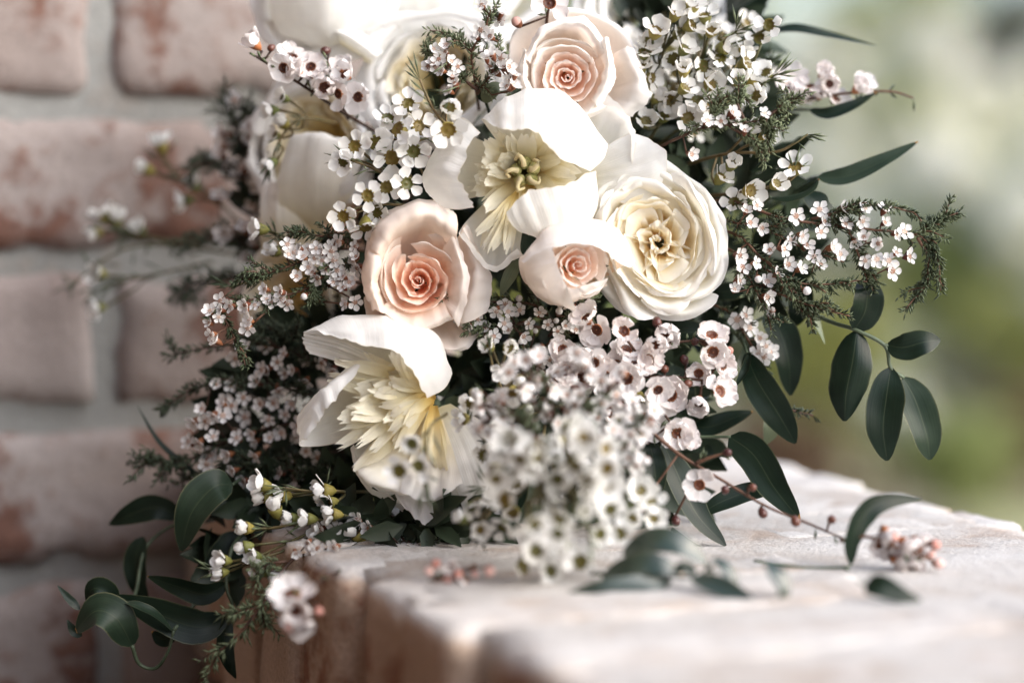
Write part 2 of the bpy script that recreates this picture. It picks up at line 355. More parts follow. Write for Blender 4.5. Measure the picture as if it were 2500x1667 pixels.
WALL_Y = 1.40; PITCH_Z = 0.0903; BL = 0.229; WX0 = 0.302
wall = thing('brick_wall', 'whitewashed brick wall with worn red patches and grey mortar joints behind the bouquet', 'wall', (0.0, WALL_Y, -1.0))
rr = random.Random(3)
full = [brick_mesh('brick', 0.217, 0.10, 0.0775, s, M['wall_brick'], 0.011, 0.0016, 0.0045) for s in range(5)]
half = [brick_mesh('brick', 0.102, 0.10, 0.0775, s + 9, M['wall_brick'], 0.011, 0.0016, 0.0045) for s in range(3)]
ztop = 0.215
for c in range(-14, 14):                       # c = 0: the course whose upper joint is at z = ztop
    zc = ztop - PITCH_Z * (c + 0.5)
    if zc < -0.98: continue
    odd = c % 2 == 0
    x_hi = WX0 + BL
    xs = []
    if odd:
        xs.append((x_hi - BL / 4, half))
        x = x_hi - BL / 2
    else: x = x_hi
    while x > -0.12: xs.append((x - BL / 2, full)); x -= BL
    for xc, lst in xs:
        jit = V((rr.uniform(-.002, .002), 0.05 + rr.uniform(-.0025, .0025), rr.uniform(-.0015, .0015)))
        o = link('brick', rr.choice(lst), wall, Matrix.Translation(V((xc, 0, zc + 1.0)) + jit) @ Matrix.Rotation(rr.uniform(-.008, .008), 4, 'Y') @ Matrix.Rotation(rr.choice((0, math.pi)), 4, 'Z'))
mb = brick_mesh('mortar', 0.735, 0.10, 2.46, 4, M['mortar'], 0.05, 0.002, 0.004)
link('mortar', mb, wall, Matrix.Translation(V((0.158, 0.0555, 1.21))))

# unseen return wall, added at the left to block light from the lower left
RX = -0.06
bare = [brick_mesh('brick', 0.10, 0.214, 0.0765, s, M['shade_wall_brick'], 0.034, 0.0022, 0.006) for s in range(3)]
rb = MB()
for c in range(-14, 14):
    zc = ztop - PITCH_Z * (c + 0.5)
    if zc < -0.98: continue
    y = WALL_Y - 0.01 - (BL / 2 if c % 2 else 0)
    while y > -0.9:
        me = rr.choice(bare); b0 = len(rb.v); off = V((RX - 0.05 + rr.uniform(-.003, .003), y - BL / 2 - WALL_Y, zc + 1.0))
        rb.v += [v.co + off for v in me.vertices]
        for pl in me.polygons: rb.f.append(tuple(b0 + q for q in pl.vertices)); rb.m.append(0)
        y -= BL
o = link('shade_wall_bricks', rb.mesh('shade_wall_bricks', M['shade_wall_brick']), wall); o['kind'] = 'stuff'
link('mortar', brick_mesh('mortar', 0.09, 2.40, 2.46, 8, M['shade_wall_mortar'], 0.08, 0.002, 0.004), wall, Matrix.Translation(V((RX - 0.056, -1.22, 1.21))))

# ------------------------------------------------------------------ the ledge the bouquet rests on
LX0, LX1, LP = 0.336, 0.705, 0.0752
ledge = thing('brick_ledge', 'low brick wall capped with whitewashed bricks on edge, carrying the bouquet', 'ledge', (0.52, 0.6, -1.0))
la = [brick_mesh('brick', 0.214, 0.0625, 0.112, s + 20, M['ledge_brick'], 0.0075, 0.0011, 0.0032) for s in range(6)]
lb = [brick_mesh('brick', 0.143, 0.0625, 0.112, s + 40, M['ledge_brick'], 0.0075, 0.0011, 0.0032) for s in range(5)]
base = V((0.52, 0.6, -1.0)); i = 0
y = 1.188 + LP * 5.5
while y > -0.25:
    gap = 0.008 if i % 2 == 0 else 0.0
    yy = y + (0.006 if i % 2 else -0.003)
    jz = rr.uniform(-.0025, .0015); jx = rr.uniform(-.007, .006)
    if yy < WALL_Y - 0.035:
        link('brick', rr.choice(la), ledge, Matrix.Translation(V((LX0 + 0.107 + jx, yy, -0.056 + jz)) - base) @ Matrix.Rotation(rr.uniform(-.02, .02), 4, 'Z') @ Matrix.Rotation(rr.choice((0, math.pi)), 4, 'X'))
    link('brick', rr.choice(lb), ledge, Matrix.Translation(V((LX1 - 0.0715 + rr.uniform(-.004, .004), yy, -0.056 + rr.uniform(-.003, .002))) - base) @ Matrix.Rotation(rr.uniform(-.02, .02), 4, 'Z') @ Matrix.Rotation(rr.choice((0, math.pi)), 4, 'X'))
    y -= LP; i += 1
b1 = brick_mesh('mortar_bed', LX1 - LX0 - 0.018, WALL_Y - 0.002 + 0.28, 0.105, 5, M['ledge_mortar'], 0.02, 0.0012, 0.003)
link('mortar_bed', b1, ledge, Matrix.Translation(V(((LX0 + LX1) / 2, (WALL_Y - 0.002 - 0.28) / 2, -0.0535)) - base))
# stretcher courses under the cap
for c in range(10):
    zc = -0.112 - 0.0903 * (c + 0.5); y = WALL_Y - 0.004 - (BL / 2 if c % 2 else 0)
    while y > -0.2:
        link('brick', rr.choice(full), ledge, Matrix.Translation(V((LX0 + 0.06, y - BL / 2, zc)) - base) @ Matrix.Rotation(math.pi / 2, 4, 'Z'))
        y -= BL
b2 = brick_mesh('core', LX1 - LX0 - 0.03, WALL_Y - 0.004 + 0.28, 0.885, 6, M['ledge_mortar'], 0.06, 0.001, 0.003)
link('core', b2, ledge, Matrix.Translation(V(((LX0 + LX1) / 2 + 0.006, (WALL_Y - 0.004 - 0.28) / 2, -0.5575)) - base))

# ------------------------------------------------------------------ garden beyond the wall
def ground_mat():
    m, t, o = nt('lawn_and_soil')
    tc = N(t, 'TexCoord'); n1 = N(t, 'TexNoise', i_Scale=1.3, i_Detail=5.0); L(t, tc.outputs['Object'], n1.inputs['Vector'])
    n2 = N(t, 'TexNoise', i_Scale=30.0, i_Detail=4.0); L(t, tc.outputs['Object'], n2.inputs['Vector'])
    g = ramp(t, [(0.3, (0.20, 0.22, 0.08)), (0.7, (0.34, 0.35, 0.17))]); L(t, n2.outputs[0], g.inputs[0])
    s = ramp(t, [(0.3, (0.16, 0.11, 0.06)), (0.7, (0.40, 0.36, 0.27))]); L(t, n2.outputs[0], s.inputs[0])
    f = N(t, 'MapRange', i_1=0.42, i_2=0.56); L(t, n1.outputs[0], f.inputs[0])
    mx = N(t, 'MixRGB'); L(t, f.outputs[0], mx.inputs[0]); L(t, g.outputs[0], mx.inputs[1]); L(t, s.outputs[0], mx.inputs[2])
    pb = N(t, 'BsdfPrincipled'); pb.inputs['Roughness'].default_value = 0.9; L(t, mx.outputs[0], pb.inputs['Base Color']); L(t, pb.outputs[0], o.inputs[0])
    return m
gm_ = mk_mesh('ground', [(-200, -200, 0), (200, -200, 0), (200, 200, 0), (-200, 200, 0)], [(0, 1, 2, 3)], ground_mat())
g = link('ground', gm_, None, Matrix.Translation(V((0, 0, -1.0)))); g['kind'] = 'structure'
tp = mk_mesh('shade_floor', [(-4, -4, 0), (LX0 - 0.002, -4, 0), (LX0 - 0.002, WALL_Y - 0.002, 0), (-4, WALL_Y - 0.002, 0)], [(0, 1, 2, 3)], flat_mat('shade_floor_dark', (0.06, 0.048, 0.04), 0.9, scale=20))  # unseen dark floor, added to cut bounce light on the lower left
g = link('shade_floor', tp, None, Matrix.Translation(V((0, 0, -0.994)))); g['kind'] = 'structure'
M['gravel'] = flat_mat('pale_gravel', (0.50, 0.48, 0.44), 0.9, scale=40, c2=(0.66, 0.65, 0.62))
def bgp(px, dist, z=-1.0):          # ground point under a photo column at a distance
    q = P(px, 350, dist); return V((q.x, q.y, z))
pth = [bgp(1500, 13.2), bgp(2900, 11.6), bgp(2900, 14.6), bgp(1500, 16.5)]
g = link('gravel_path', mk_mesh('gravel_path', [p + V((0, 0, 0.004)) for p in pth], [(0, 1, 2, 3)], M['gravel'])); g['kind'] = 'structure'

M['bg_olive'] = flat_mat('olive_leaf', (0.30, 0.31, 0.08), 0.6, 0.5, c2=(0.46, 0.46, 0.17), scale=8)
M['bg_green'] = flat_mat('mid_green_leaf', (0.24, 0.29, 0.09), 0.6, 0.5, c2=(0.42, 0.46, 0.19), scale=8)
M['bg_dark'] = flat_mat('dark_leaf', (0.05, 0.055, 0.04), 0.6, 0.2, c2=(0.11, 0.11, 0.09), scale=8)
M['bg_grey'] = flat_mat('silver_leaf', (0.44, 0.46, 0.28), 0.7, 0.4, c2=(0.62, 0.63, 0.48), scale=8)
M['bg_white'] = flat_mat('white_blossom', (0.84, 0.81, 0.69), 0.7, 0.45, c2=(0.88, 0.87, 0.80), scale=8)
M['bg_brown'] = flat_mat('russet_leaf', (0.11, 0.06, 0.03), 0.7, 0.15, c2=(0.22, 0.13, 0.07), scale=8)
M['bg_bark'] = flat_mat('bark', (0.10, 0.075, 0.05), 0.8)

def shrub_meshes(seed, w, h, nleaf, leaf, leafmat, nbl=0, blr=0.03, clumps=7):
    r = random.Random(seed)
    cl = []
    for k in range(clumps):
        a = r.uniform(0, 6.28); q = math.sqrt(r.random()) * 0.62
        cl.append((V((math.cos(a) * q * w / 2, math.sin(a) * q * w / 2, h * r.uniform(0.3, 0.82))), r.uniform(0.2, 0.34) * w))
    st = MB()
    for c, rad in cl:
        st.tube(curve([V((0, 0, 0)), V((c.x * .3, c.y * .3, c.z * .5)), c], 5), 0.012 * h + 0.003, 0.004, 5)
    lf = MB(); bl = MB()
    for k in range(nleaf):
        c, rad = r.choice(cl)
        d = V((r.gauss(0, 1), r.gauss(0, 1), r.gauss(0, 1))).normalized() * (r.random() ** 0.45)
        p = c + V((d.x * rad, d.y * rad, d.z * rad * 0.85))
        if p.z < 0.01: p.z = r.uniform(0.01, 0.08)
        t = V((r.gauss(0, 1), r.gauss(0, 1), r.gauss(0, .7))).normalized() * leaf * r.uniform(0.6, 1.2)
        n = t.cross(V((r.gauss(0, 1), r.gauss(0, 1), r.gauss(0, 1)))).normalized() * leaf * 0.28
        b = len(lf.v); lf.v += [p, p + t * .5 + n, p + t, p + t * .5 - n]; lf.f.append((b, b + 1, b + 2, b + 3)); lf.m.append(0)
    for k in range(nbl):
        c, rad = r.choice(cl)
        d = V((r.gauss(0, 1), r.gauss(0, 1), r.gauss(0.4, 1))).normalized()
        if k % 45 == 0: head = c + d * rad * r.uniform(0.8, 1.05)
        p = head + V((r.gauss(0, 1), r.gauss(0, 1), r.gauss(0, 1))).normalized() * blr * 1.7 * r.random() ** .4
        for q in range(5):
            e = V((r.gauss(0, 1), r.gauss(0, 1), r.gauss(0, 1))).normalized(); s = e.cross(d + V((.01, 0, 0))).normalized() * blr * .5; b = len(bl.v)
            z = p + e * blr * .5
            bl.v += [p, p + e * blr * .6 + s, p + e * blr * 1.1, p + e * blr * .6 - s]; bl.f.append((b, b + 1, b + 2, b + 3)); bl.m.append(0)
    return (st.mesh('stems', M['bg_bark']), lf.mesh('foliage', leafmat, False), bl.mesh('blossom', M['bg_white'], False) if nbl else None)
SH = {
    'white': shrub_meshes(1, 0.62, 0.62, 1500, 0.05, M['bg_green'], 540, 0.045),
    'white_big': shrub_meshes(2, 1.3, 2.3, 2600, 0.07, M['bg_green'], 1500, 0.085, 12),
    'olive': shrub_meshes(3, 0.7, 0.6, 1800, 0.055, M['bg_olive']),
    'green': shrub_meshes(4, 0.6, 0.5, 1500, 0.055, M['bg_green'], 45, 0.04),
    'dark': shrub_meshes(5, 0.6, 0.55, 1500, 0.05, M['bg_dark']),
    'brown': shrub_meshes(6, 0.6, 0.35, 1200, 0.05, M['bg_brown']),
    'silver': shrub_meshes(7, 0.6, 0.5, 1800, 0.045, M['bg_grey'], 135, 0.035),
    'tall_olive': shrub_meshes(8, 1.5, 3.0, 4000, 0.09, M['bg_olive'], 0, 0, 14),
    'tall_dark': shrub_meshes(9, 1.3, 3.2, 4000, 0.09, M['bg_dark'], 0, 0, 14),
}
SHN = {'white': ('flowering_shrub', 'shrub'), 'white_big': ('flowering_shrub', 'shrub'), 'olive': ('shrub', 'shrub'), 'green': ('shrub', 'shrub'), 'dark': ('shrub', 'shrub'),
       'brown': ('bedding_plant', 'plant'), 'silver': ('silver_plant', 'plant'), 'tall_olive': ('tall_shrub', 'shrub'), 'tall_dark': ('tall_shrub', 'shrub')}
bgr = random.Random(12)
def shrub(kind, px, dist, sc, label):
    name, cat = SHN[kind]
    t = thing(name, label, cat, bgp(px, dist), 'blurred plants in the garden beyond the ledge')
    t.rotation_euler.z = bgr.uniform(0, 6.28); t.scale = (sc, sc, sc * bgr.uniform(.9, 1.1))
    for nm, me in zip(('stems', 'foliage', 'blossom'), SH[kind]):
        if me: link(nm, me, t)
for a in [
    ('brown', 1960, 7.2, 1.0, 'blurred russet bedding plant low behind the ledge under the hanging leaves'),
    ('green', 2330, 7.4, 0.8, 'blurred green plant low at the right just above the ledge edge'),
    ('brown', 2480, 8.0, 1.0, 'blurred russet plant at the right edge low above the ledge'),
    ('silver', 2240, 8.3, 0.75, 'blurred silvery plant behind the hanging oval leaves'),
    ('olive', 2010, 8.8, 1.05, 'blurred olive shrub beside the hanging oval leaves'),
    ('dark', 2350, 9.3, 0.7, 'blurred dark shrub right of the hanging oval leaves'),
    ('silver', 2150, 9.9, 1.1, 'blurred pale plant under the drooping white sprig tip'),
    ('olive', 2490, 9.6, 0.9, 'blurred yellowish plant at the right edge at mid height'),
    ('white', 1900, 10.6, 1.0, 'blurred white flowering shrub behind the right wax flowers'),
    ('olive', 2350, 11.2, 1.2, 'blurred olive shrub behind the drooping white sprig tip'),
    ('white', 2120, 11.8, 1.9, 'blurred white flowering shrub behind the upswept leaf'),
    ('white', 2470, 10.8, 2.1, 'brightest blurred white flowering shrub at the right edge'),
    ('olive', 1900, 12.6, 1.5, 'blurred olive shrub far behind the right wax flowers'),
    ('green', 2290, 12.8, 2.0, 'blurred green shrub below the pale shrub at upper right'),
    ('white_big', 2120, 14.5, 0.85, 'large blurred white blossoming shrub at upper right'),
    ('white_big', 2440, 15.5, 0.85, 'large blurred pale shrub at the upper right edge'),
    ('white_big', 1800, 16.0, 0.9, 'large blurred pale shrub behind the top right wax flowers'),
    ('tall_olive', 2080, 18.5, 0.95, 'tall blurred olive shrub at the top right behind the long dark leaf'),
    ('tall_dark', 2450, 19.0, 1.0, 'tall blurred dark shrub in the top right corner'),
    ('tall_olive', 1750, 19.5, 1.0, 'tall blurred olive shrub behind the upper right of the bouquet'),
    ('tall_olive', 2800, 20.5, 1.1, 'tall olive shrub beyond the right edge'),
    ('tall_olive', 2260, 19.8, 1.05, 'tall blurred yellow green shrub at the top right beside the dark corner shrub'),
    ('tall_olive', 1480, 18.0, 1.1, 'tall olive shrub hidden behind the top of the bouquet'),
    ('tall_dark', 1200, 19.0, 1.2, 'tall dark shrub hidden behind the middle of the bouquet'),
    ('green', 1560, 9.5, 1.3, 'green shrub hidden behind the right half of the bouquet'),
    ('olive', 1250, 11.0, 1.6, 'olive shrub hidden behind the middle of the bouquet'),
    ('white', 2750, 9.5, 1.3, 'white flowering shrub just beyond the right edge'),
]: shrub(*a)

# ------------------------------------------------------------------ petals, leaves and big blooms
BC = (1300, 640)                     # middle of the bouquet in the photograph
GATHER = P(1420, 560, 1.42)          # where the stems come together, behind the blooms
def rough_edges(g, seed, amp, freq=110.0, ragged=0.0):
    nv = len(g); nu = len(g[0]); off = V((seed * 1.7, seed * 0.9, seed * 2.3)); out = []
    for j in range(nv):
        row = []
        for i in range(nu):
            p = g[j][i]
            a = g[j][min(i + 1, nu - 1)] - g[j][max(i - 1, 0)]; b = g[min(j + 1, nv - 1)][i] - g[max(j - 1, 0)][i]
            n = a.cross(b); n = n.normalized() if n.length > 1e-12 else V((0, 0, 0))
            v = j / (nv - 1); e = v * v
            q = p + n * (amp * (0.25 + 0.75 * e) * (noise.noise(p * freq + off) + 0.5 * noise.noise(p * freq * 2.3 + off)))
            if ragged and v > 0.8:
                t = b.normalized() if b.length > 1e-12 else V((0, 0, 0))
                q += t * (ragged * (v - 0.8) / 0.2 * noise.noise(V((i * 0.55, seed * 3.1, 0.3))))
            row.append(q)
        out.append(row)
    return out
def patch(rows, D, root, mat, name='petal', nu=22, nv=26, seed=0, amp=0.0011, ragged=0.0014, thick=0.0006):
    """a petal through rows of photo points with relief: (px, py, mm towards the camera)"""
    R_ = [curve([P(x, y, D - z / 1000) for x, y, z in row], nu) for row in rows]
    cols = [curve([r[i] for r in R_], nv) for i in range(nu)]
    g = [[cols[i][j] - root.location for i in range(nu)] for j in range(nv)]
    for j in range(nv):                              # long soft creases running to the rim
        for i in range(nu):
            u = i / (nu - 1); v = j / (nv - 1); a = g[j][min(i + 1, nu - 1)] - g[j][max(i - 1, 0)]; b = g[min(j + 1, nv - 1)][i] - g[max(j - 1, 0)][i]; n_ = a.cross(b)
            if n_.length > 1e-12: g[j][i] = g[j][i] + n_.normalized() * ((noise.noise(V((u * 9, v * 1.3, seed * 4.4))) * 0.0011 + noise.noise(V((u * 22, v * 2.0, seed * 2.4))) * 0.0005) * min(1, v * 2))
    g = rough_edges(g, seed, amp, ragged=ragged)
    return solid(link(name, grid_mesh(name, g, mat), root), thick)

def axis_matrix(pos, f, spin=0.0):
    return Matrix.Translation(pos) @ f.to_track_quat('Z', 'Y').to_matrix().to_4x4() @ Matrix.Rotation(spin, 4, 'Z')

def spiral_petal(r, S, th, span, rb, rt, zb, zt, lip, lipdrop, twist, point, nu=17, nv=16, z0=-0.95, wav=0.0, seed=0):
    """one wrap-around petal about the local Z axis: from the base up, bulging at rb, rim at rt, lip rolled out"""
    prof_r = [0.12, rb * 0.75, rb, rt, rt + lip * 0.55, rt + lip]
    prof_z = [z0, z0 * 0.55 + zb * .3, zb, zt - 0.03, zt, zt - lipdrop]
    g = []
    pr = curve(prof_r, 60); pz = curve(prof_z, 60)
    for j in range(nv):
        row = []
        for i in range(nu):
            u = i / (nu - 1) * 2 - 1
            vmax = 1 - 0.34 * abs(u) ** 2.6 + point * max(0, 1 - abs(u) * 2.5)
            v = min(1.0, j / (nv - 1) * vmax)
            s = v * 59; k = min(int(s), 58); w = s - k
            rr_ = pr[k] * (1 - w) + pr[k + 1] * w; zz = pz[k] * (1 - w) + pz[k + 1] * w
            a = th + u * span / 2 * (0.55 + 0.45 * min(1, v * 1.6))
            rr_ *= 1 + twist * u * (0.3 + 0.7 * v)
            rr_ *= 1 - 0.055 * math.cos(u * math.pi) * v
            if wav:
                rr_ *= 1 + wav * v * noise.noise(V((a * 2.1, v * 2, seed * 5.1)))
                zz += wav * 0.7 * v * noise.noise(V((a * 2.7 + 9, v * 2, seed * 3.3)))
            row.append(V((rr_ * math.cos(a) * S, rr_ * math.sin(a) * S, zz * S)))
        g.append(row)
    return g

def stem_and_sepals(root, base, f, r=0.0028, sep=True, mat='stem_green'):
    mb = MB(); b = base - root.location
    G = GATHER - root.location
    mid = b - f * 0.03
    mb.tube(curve([b, mid, mid.lerp(G, 0.55) + V((0, 0, -0.004)), G], 12), r, r, 7)
    link('stem', mb.mesh('stem', M[mat]), root)
    if sep:
        q = f.to_track_quat('Z', 'Y')
        for k in range(5):
            a = k * 2 * math.pi / 5
            g = []
            for j in range(7):
                v = j / 6; w = 0.0045 * math.sin(math.pi * min(1, 0.15 + 0.85 * v)) * (1 - v * .3)
                rad = 0.004 + 0.015 * v; z = -0.002 + 0.016 * v * v - .004
                row = []
                for s_ in (-1, 0, 1):
                    p = V((rad * math.cos(a) - s_ * w * math.sin(a), rad * math.sin(a) + s_ * w * math.cos(a), z - abs(s_) * .001)); p.rotate(q); row.append(b + p)
                g.append(row)
            solid(link('sepal', grid_mesh('sepal', g, M['stem_green']), root), 0.0005)

def rose(name, label, px, py, D, R_px, face, seed, mi, mo, n_in=9, n_mid=6, n_out=6, spin=0.0, squash=(1, 1), closed=0.0, throat=0.40, group='blush roses'):
    r = random.Random(seed); S = PX(R_px, D); f = cdir(*face); c = P(px, py, D)
    basept = c - f * (S * 0.85)
    root = thing(name, label, 'rose', basept, group)
    Mx = axis_matrix(c - basept, f, spin) @ Matrix.Diagonal((squash[0], squash[1], 1, 1))
    def put(g, mat, k, sh=0.0):
        o = V((r.uniform(-sh, sh), r.uniform(-sh, sh), 0)) * S
        tx, ty = r.uniform(-.14, .14), r.uniform(-.14, .14)
        g = [[Mx @ (p + o + V((0, 0, p.x * tx + p.y * ty))) for p in row] for row in g]
        g = rough_edges(g, seed + k * 1.3, S * 0.016, freq=2.0 / S, ragged=S * 0.015)
        link('petal', grid_mesh('petal', g, mat), root)
    th = r.uniform(0, 6); k = 0
    for i in range(n_in):                                    # tight spiral in the heart
        t = i / (n_in - 1); ri = 0.016 + (throat - 0.07) * t ** 1.1
        put(spiral_petal(r, S, th, 3.9 - 1.7 * t, ri * 0.80 + 0.012, ri, -0.20 - .05 * t, -0.04 + 0.03 * math.sin(t * 3) + r.uniform(-.015, .015), 0.02 + 0.035 * t, -0.012, 0.20 - 0.06 * t, r.uniform(0, .08), nu=21, wav=0.16, z0=-0.6, seed=seed + i), mi, k, 0.024)
        th += 2.05 + r.uniform(-.35, .35); k += 1
    for i in range(n_mid):                                   # broad petals opening round the throat
        t = i / max(1, n_mid - 1); ri = throat + 0.02 + (0.72 - throat) * t ** 0.9
        put(spiral_petal(r, S, th, 2.45 - 0.3 * t, ri * 0.80, ri, -0.30, 0.05 - 0.10 * t + r.uniform(-.03, .03), (0.06 + 0.10 * t) * (1 - closed), 0.03 + 0.06 * t, 0.12, r.uniform(0, .12), nu=23, wav=0.13, z0=-0.75, seed=seed + 30 + i), mi if t < 0.25 else mo, k, 0.03)
        th += 2.2 + r.uniform(-.35, .35); k += 1
    for i in range(n_out):                                   # outer, rolled back
        t = i / max(1, n_out - 1); ri = 0.76 + 0.12 * t - closed * 0.10
        put(spiral_petal(r, S, th, 2.0, ri * 0.86, ri, -0.42, -0.06 - 0.22 * t + r.uniform(-.05, .05), (0.13 + 0.17 * t) * (1 - closed), 0.08 + 0.14 * t, 0.06, r.uniform(0, .12), nu=23, wav=0.13, z0=-0.85, seed=seed + 60 + i), mo, k, 0.03)
        th += 2.38 + r.uniform(-.3, .3); k += 1
    stem_and_sepals(root, basept + f * S * 0.03, f)
    return root

def garden_rose(name, label, px, py, D, R_px, face, seed, squash, spin=0.0):
    r = random.Random(seed); S = PX(R_px, D); f = cdir(*face); c = P(px, py, D); basept = c - f * S * 0.8
    root = thing(name, label, 'rose', basept, 'roses')
    Mx = axis_matrix(c - basept, f, spin) @ Matrix.Diagonal((squash[0], squash[1], 1, 1))
    def put(g, mat, k, am=0.010):
        g = [[Mx @ p for p in row] for row in g]
        g = rough_edges(g, seed + k * 1.7, S * am, freq=3.2 / S, ragged=S * 0.02)
        solid(link('petal', grid_mesh('petal', g, mat), root), 0.0005)
    k = 0
    # quartered heart: nested folded petals, each a wall hanging from a wavy teardrop rim
    nq = 4
    for q in range(nq):
        a0 = q * 2 * math.pi / nq + r.uniform(-.15, .15)
        for j in range(1, 3):
            ln = 0.50 * (0.42 + 0.58 * (j + 1) / 3) * r.uniform(.93, 1.07); wd = (0.07 + 0.13 * j) * r.uniform(.85, 1.15); r0 = 0.03 + 0.012 * j
            rim = []
            m = 29
            for i in range(m):
                s = i / (m - 1); t_ = 2 * s - 1
                rad = r0 + (ln - r0) * (1 - abs(t_) ** 1.9); side = math.sin(t_ * math.pi * 0.5) * wd * (0.35 + 1.25 * (1 - abs(t_))) * 1.5
                rad *= 1 + 0.07 * noise.noise(V((t_ * 3, j * 1.1, q * 2.7 + seed))); side += 0.10 * noise.noise(V((t_ * 2.5 + 7, j * 1.7, q * 1.9 + seed)))
                tw = a0 + 0.9 * rad
                rim.append((rad, side, tw, t_))
            g = []
            nv = 9
            for vv in range(nv):
                v = vv / (nv - 1); row = []
                for rad, side, tw, t_ in rim:
                    shrink = 0.50 + 0.50 * v ** 0.8; outw = 1 + 0.20 * max(0, v - .6) / .4
                    x = rad * shrink * outw; y_ = side * shrink * outw
                    z = -0.22 * (1 - v) ** 1.2 - 0.03 * j + 0.05 * (1 - abs(t_)) * v - 0.08 * (rad - 0.25) * v - 0.08 - 0.03 * max(0, v - .75) / .25
                    z += 0.03 * noise.noise(V((t_ * 4, j, q + seed * .3))) * v
                    row.append(V((x * math.cos(tw) - y_ * math.sin(tw), x * math.sin(tw) + y_ * math.cos(tw), z)) * S)
                g.append(row)
            put(g, M['garden'], k, 0.012); k += 1
    th = r.uniform(0, 6)
    for i in range(7):                                        # small folded petals closing the middle
        ri = 0.025 + 0.045 * i
        put(spiral_petal(r, S, th, 3.0 - .15 * i, ri * 0.8, ri, -0.22, -0.05 - 0.008 * i + r.uniform(-.02, .02), 0.05, 0.0, 0.22, r.uniform(0, .08), nu=19, nv=12, wav=0.22, z0=-0.5, seed=seed + 80 + i), M['garden'], k, 0.02)
        th += 1.9 + r.uniform(-.4, .4); k += 1
    for i in range(13):                                       # thin crowded petals around the heart
        t = i / 12; ri = 0.45 + 0.27 * t
        put(spiral_petal(r, S, th, 1.8, ri * 0.80, ri, -0.30, -0.06 + 0.06 * t + r.uniform(-.04, .04), 0.05 + 0.03 * t, 0.01, 0.12, r.uniform(-.05, .07), wav=0.15, z0=-0.8, seed=seed + i), M['garden'] if t < .55 else M['garden_out'], k, 0.016)
        th += 2.34 + r.uniform(-.3, .3); k += 1
    for i in range(10):
        t = i / 9; ri = 0.75 + 0.11 * t
        put(spiral_petal(r, S, th, 1.8, ri * 0.82, ri, -0.36, 0.0 - 0.20 * t + r.uniform(-.03, .03), 0.07 + 0.13 * t, 0.03 + 0.10 * t, 0.07, r.uniform(-.03, .06), nu=21, wav=0.12, z0=-0.8, seed=seed + 40 + i), M['garden_out'], k, 0.012)
        th += 2.39 + r.uniform(-.25, .25); k += 1
    stem_and_sepals(root, basept + f * S * 0.03, f)
    return root

def petaloid(root, p0, ang, length, rise, width, seed, bend=0.0, base_back=0.0, D=1.2, mat=None, arch=0.25, frng=0.16, twist=None):
    """a narrow inner petal: starts at p0, runs in the picture plane at ang, rises towards the camera"""
    r = random.Random(seed * 7 + 3)
    d = RV * math.cos(ang) + UV_ * math.sin(ang)
    s = RV * -math.sin(ang) + UV_ * math.cos(ang)
    tw = r.uniform(-.7, .7) if twist is None else twist
    nv, nu = 13, 7
    g = []
    nt_ = [r.uniform(-1, 1) for _ in range(nu)]
    for j in range(nv):
        v = j / (nv - 1); row = []
        w = width * (0.30 + 0.70 * math.sin(min(1, v * 1.15 + .05) * math.pi * 0.62) ** 1.3) * (1 - 0.35 * max(0, v - .86) / .14)
        cen = p0 + d * (length * v) + NV * (rise * (v ** 1.4) + arch * length * math.sin(v * math.pi) * 0.55) + s * (bend * length * v * v)
        a = tw * v
        sd = s * math.cos(a) + NV * math.sin(a); up = NV * math.cos(a) - s * math.sin(a)
        for i in range(nu):
            u = i / (nu - 1) * 2 - 1
            q = cen + sd * (u * w) + up * (w * 0.55 * (u * u) * (1 - .6 * v)) + up * (w * 0.10 * math.sin(u * 7 + seed) * v)
            if v > 0.8: q += d * (length * frng * nt_[i] * (v - .8) / .2 * 0.5)
            row.append(q - root.location)
        g.append(row)
    return solid(link('petaloid', grid_mesh('petaloid', g, mat or M['petaloid']), root), 0.0004)

def carpels(root, c, f, S):
    q = f.to_track_quat('Z', 'Y')
    for k in range(5):
        a = k * 1.2566 + 0.4; mb = MB()
        pts = []
        for j in range(7):
            v = j / 6; rad = S * (0.30 + 0.18 * math.sin(v * 3.0)); p = V((rad * math.cos(a), rad * math.sin(a), S * (-0.6 + 1.7 * v))); p.rotate(q); pts.append(c + p - root.location)
        b = len(mb.v)
        mb.tube(pts, S * 0.42, S * 0.20, 9)
        cp = link('carpel', mb.mesh('carpel', M['carpel']), root)
        ms = MB(); e = pts[-1]; o1 = V((math.cos(a), math.sin(a), 0.5)); o1.rotate(q); o2 = V((math.cos(a + .9), math.sin(a + .9), -0.1)); o2.rotate(q)
        ms.tube(curve([e, e + o1 * S * .25, e + o1 * S * .4 + o2 * S * .25, e + o2 * S * .5], 7), S * 0.16, S * 0.07, 6)
        link('stigma', ms.mesh('stigma', M['stigma']), cp)

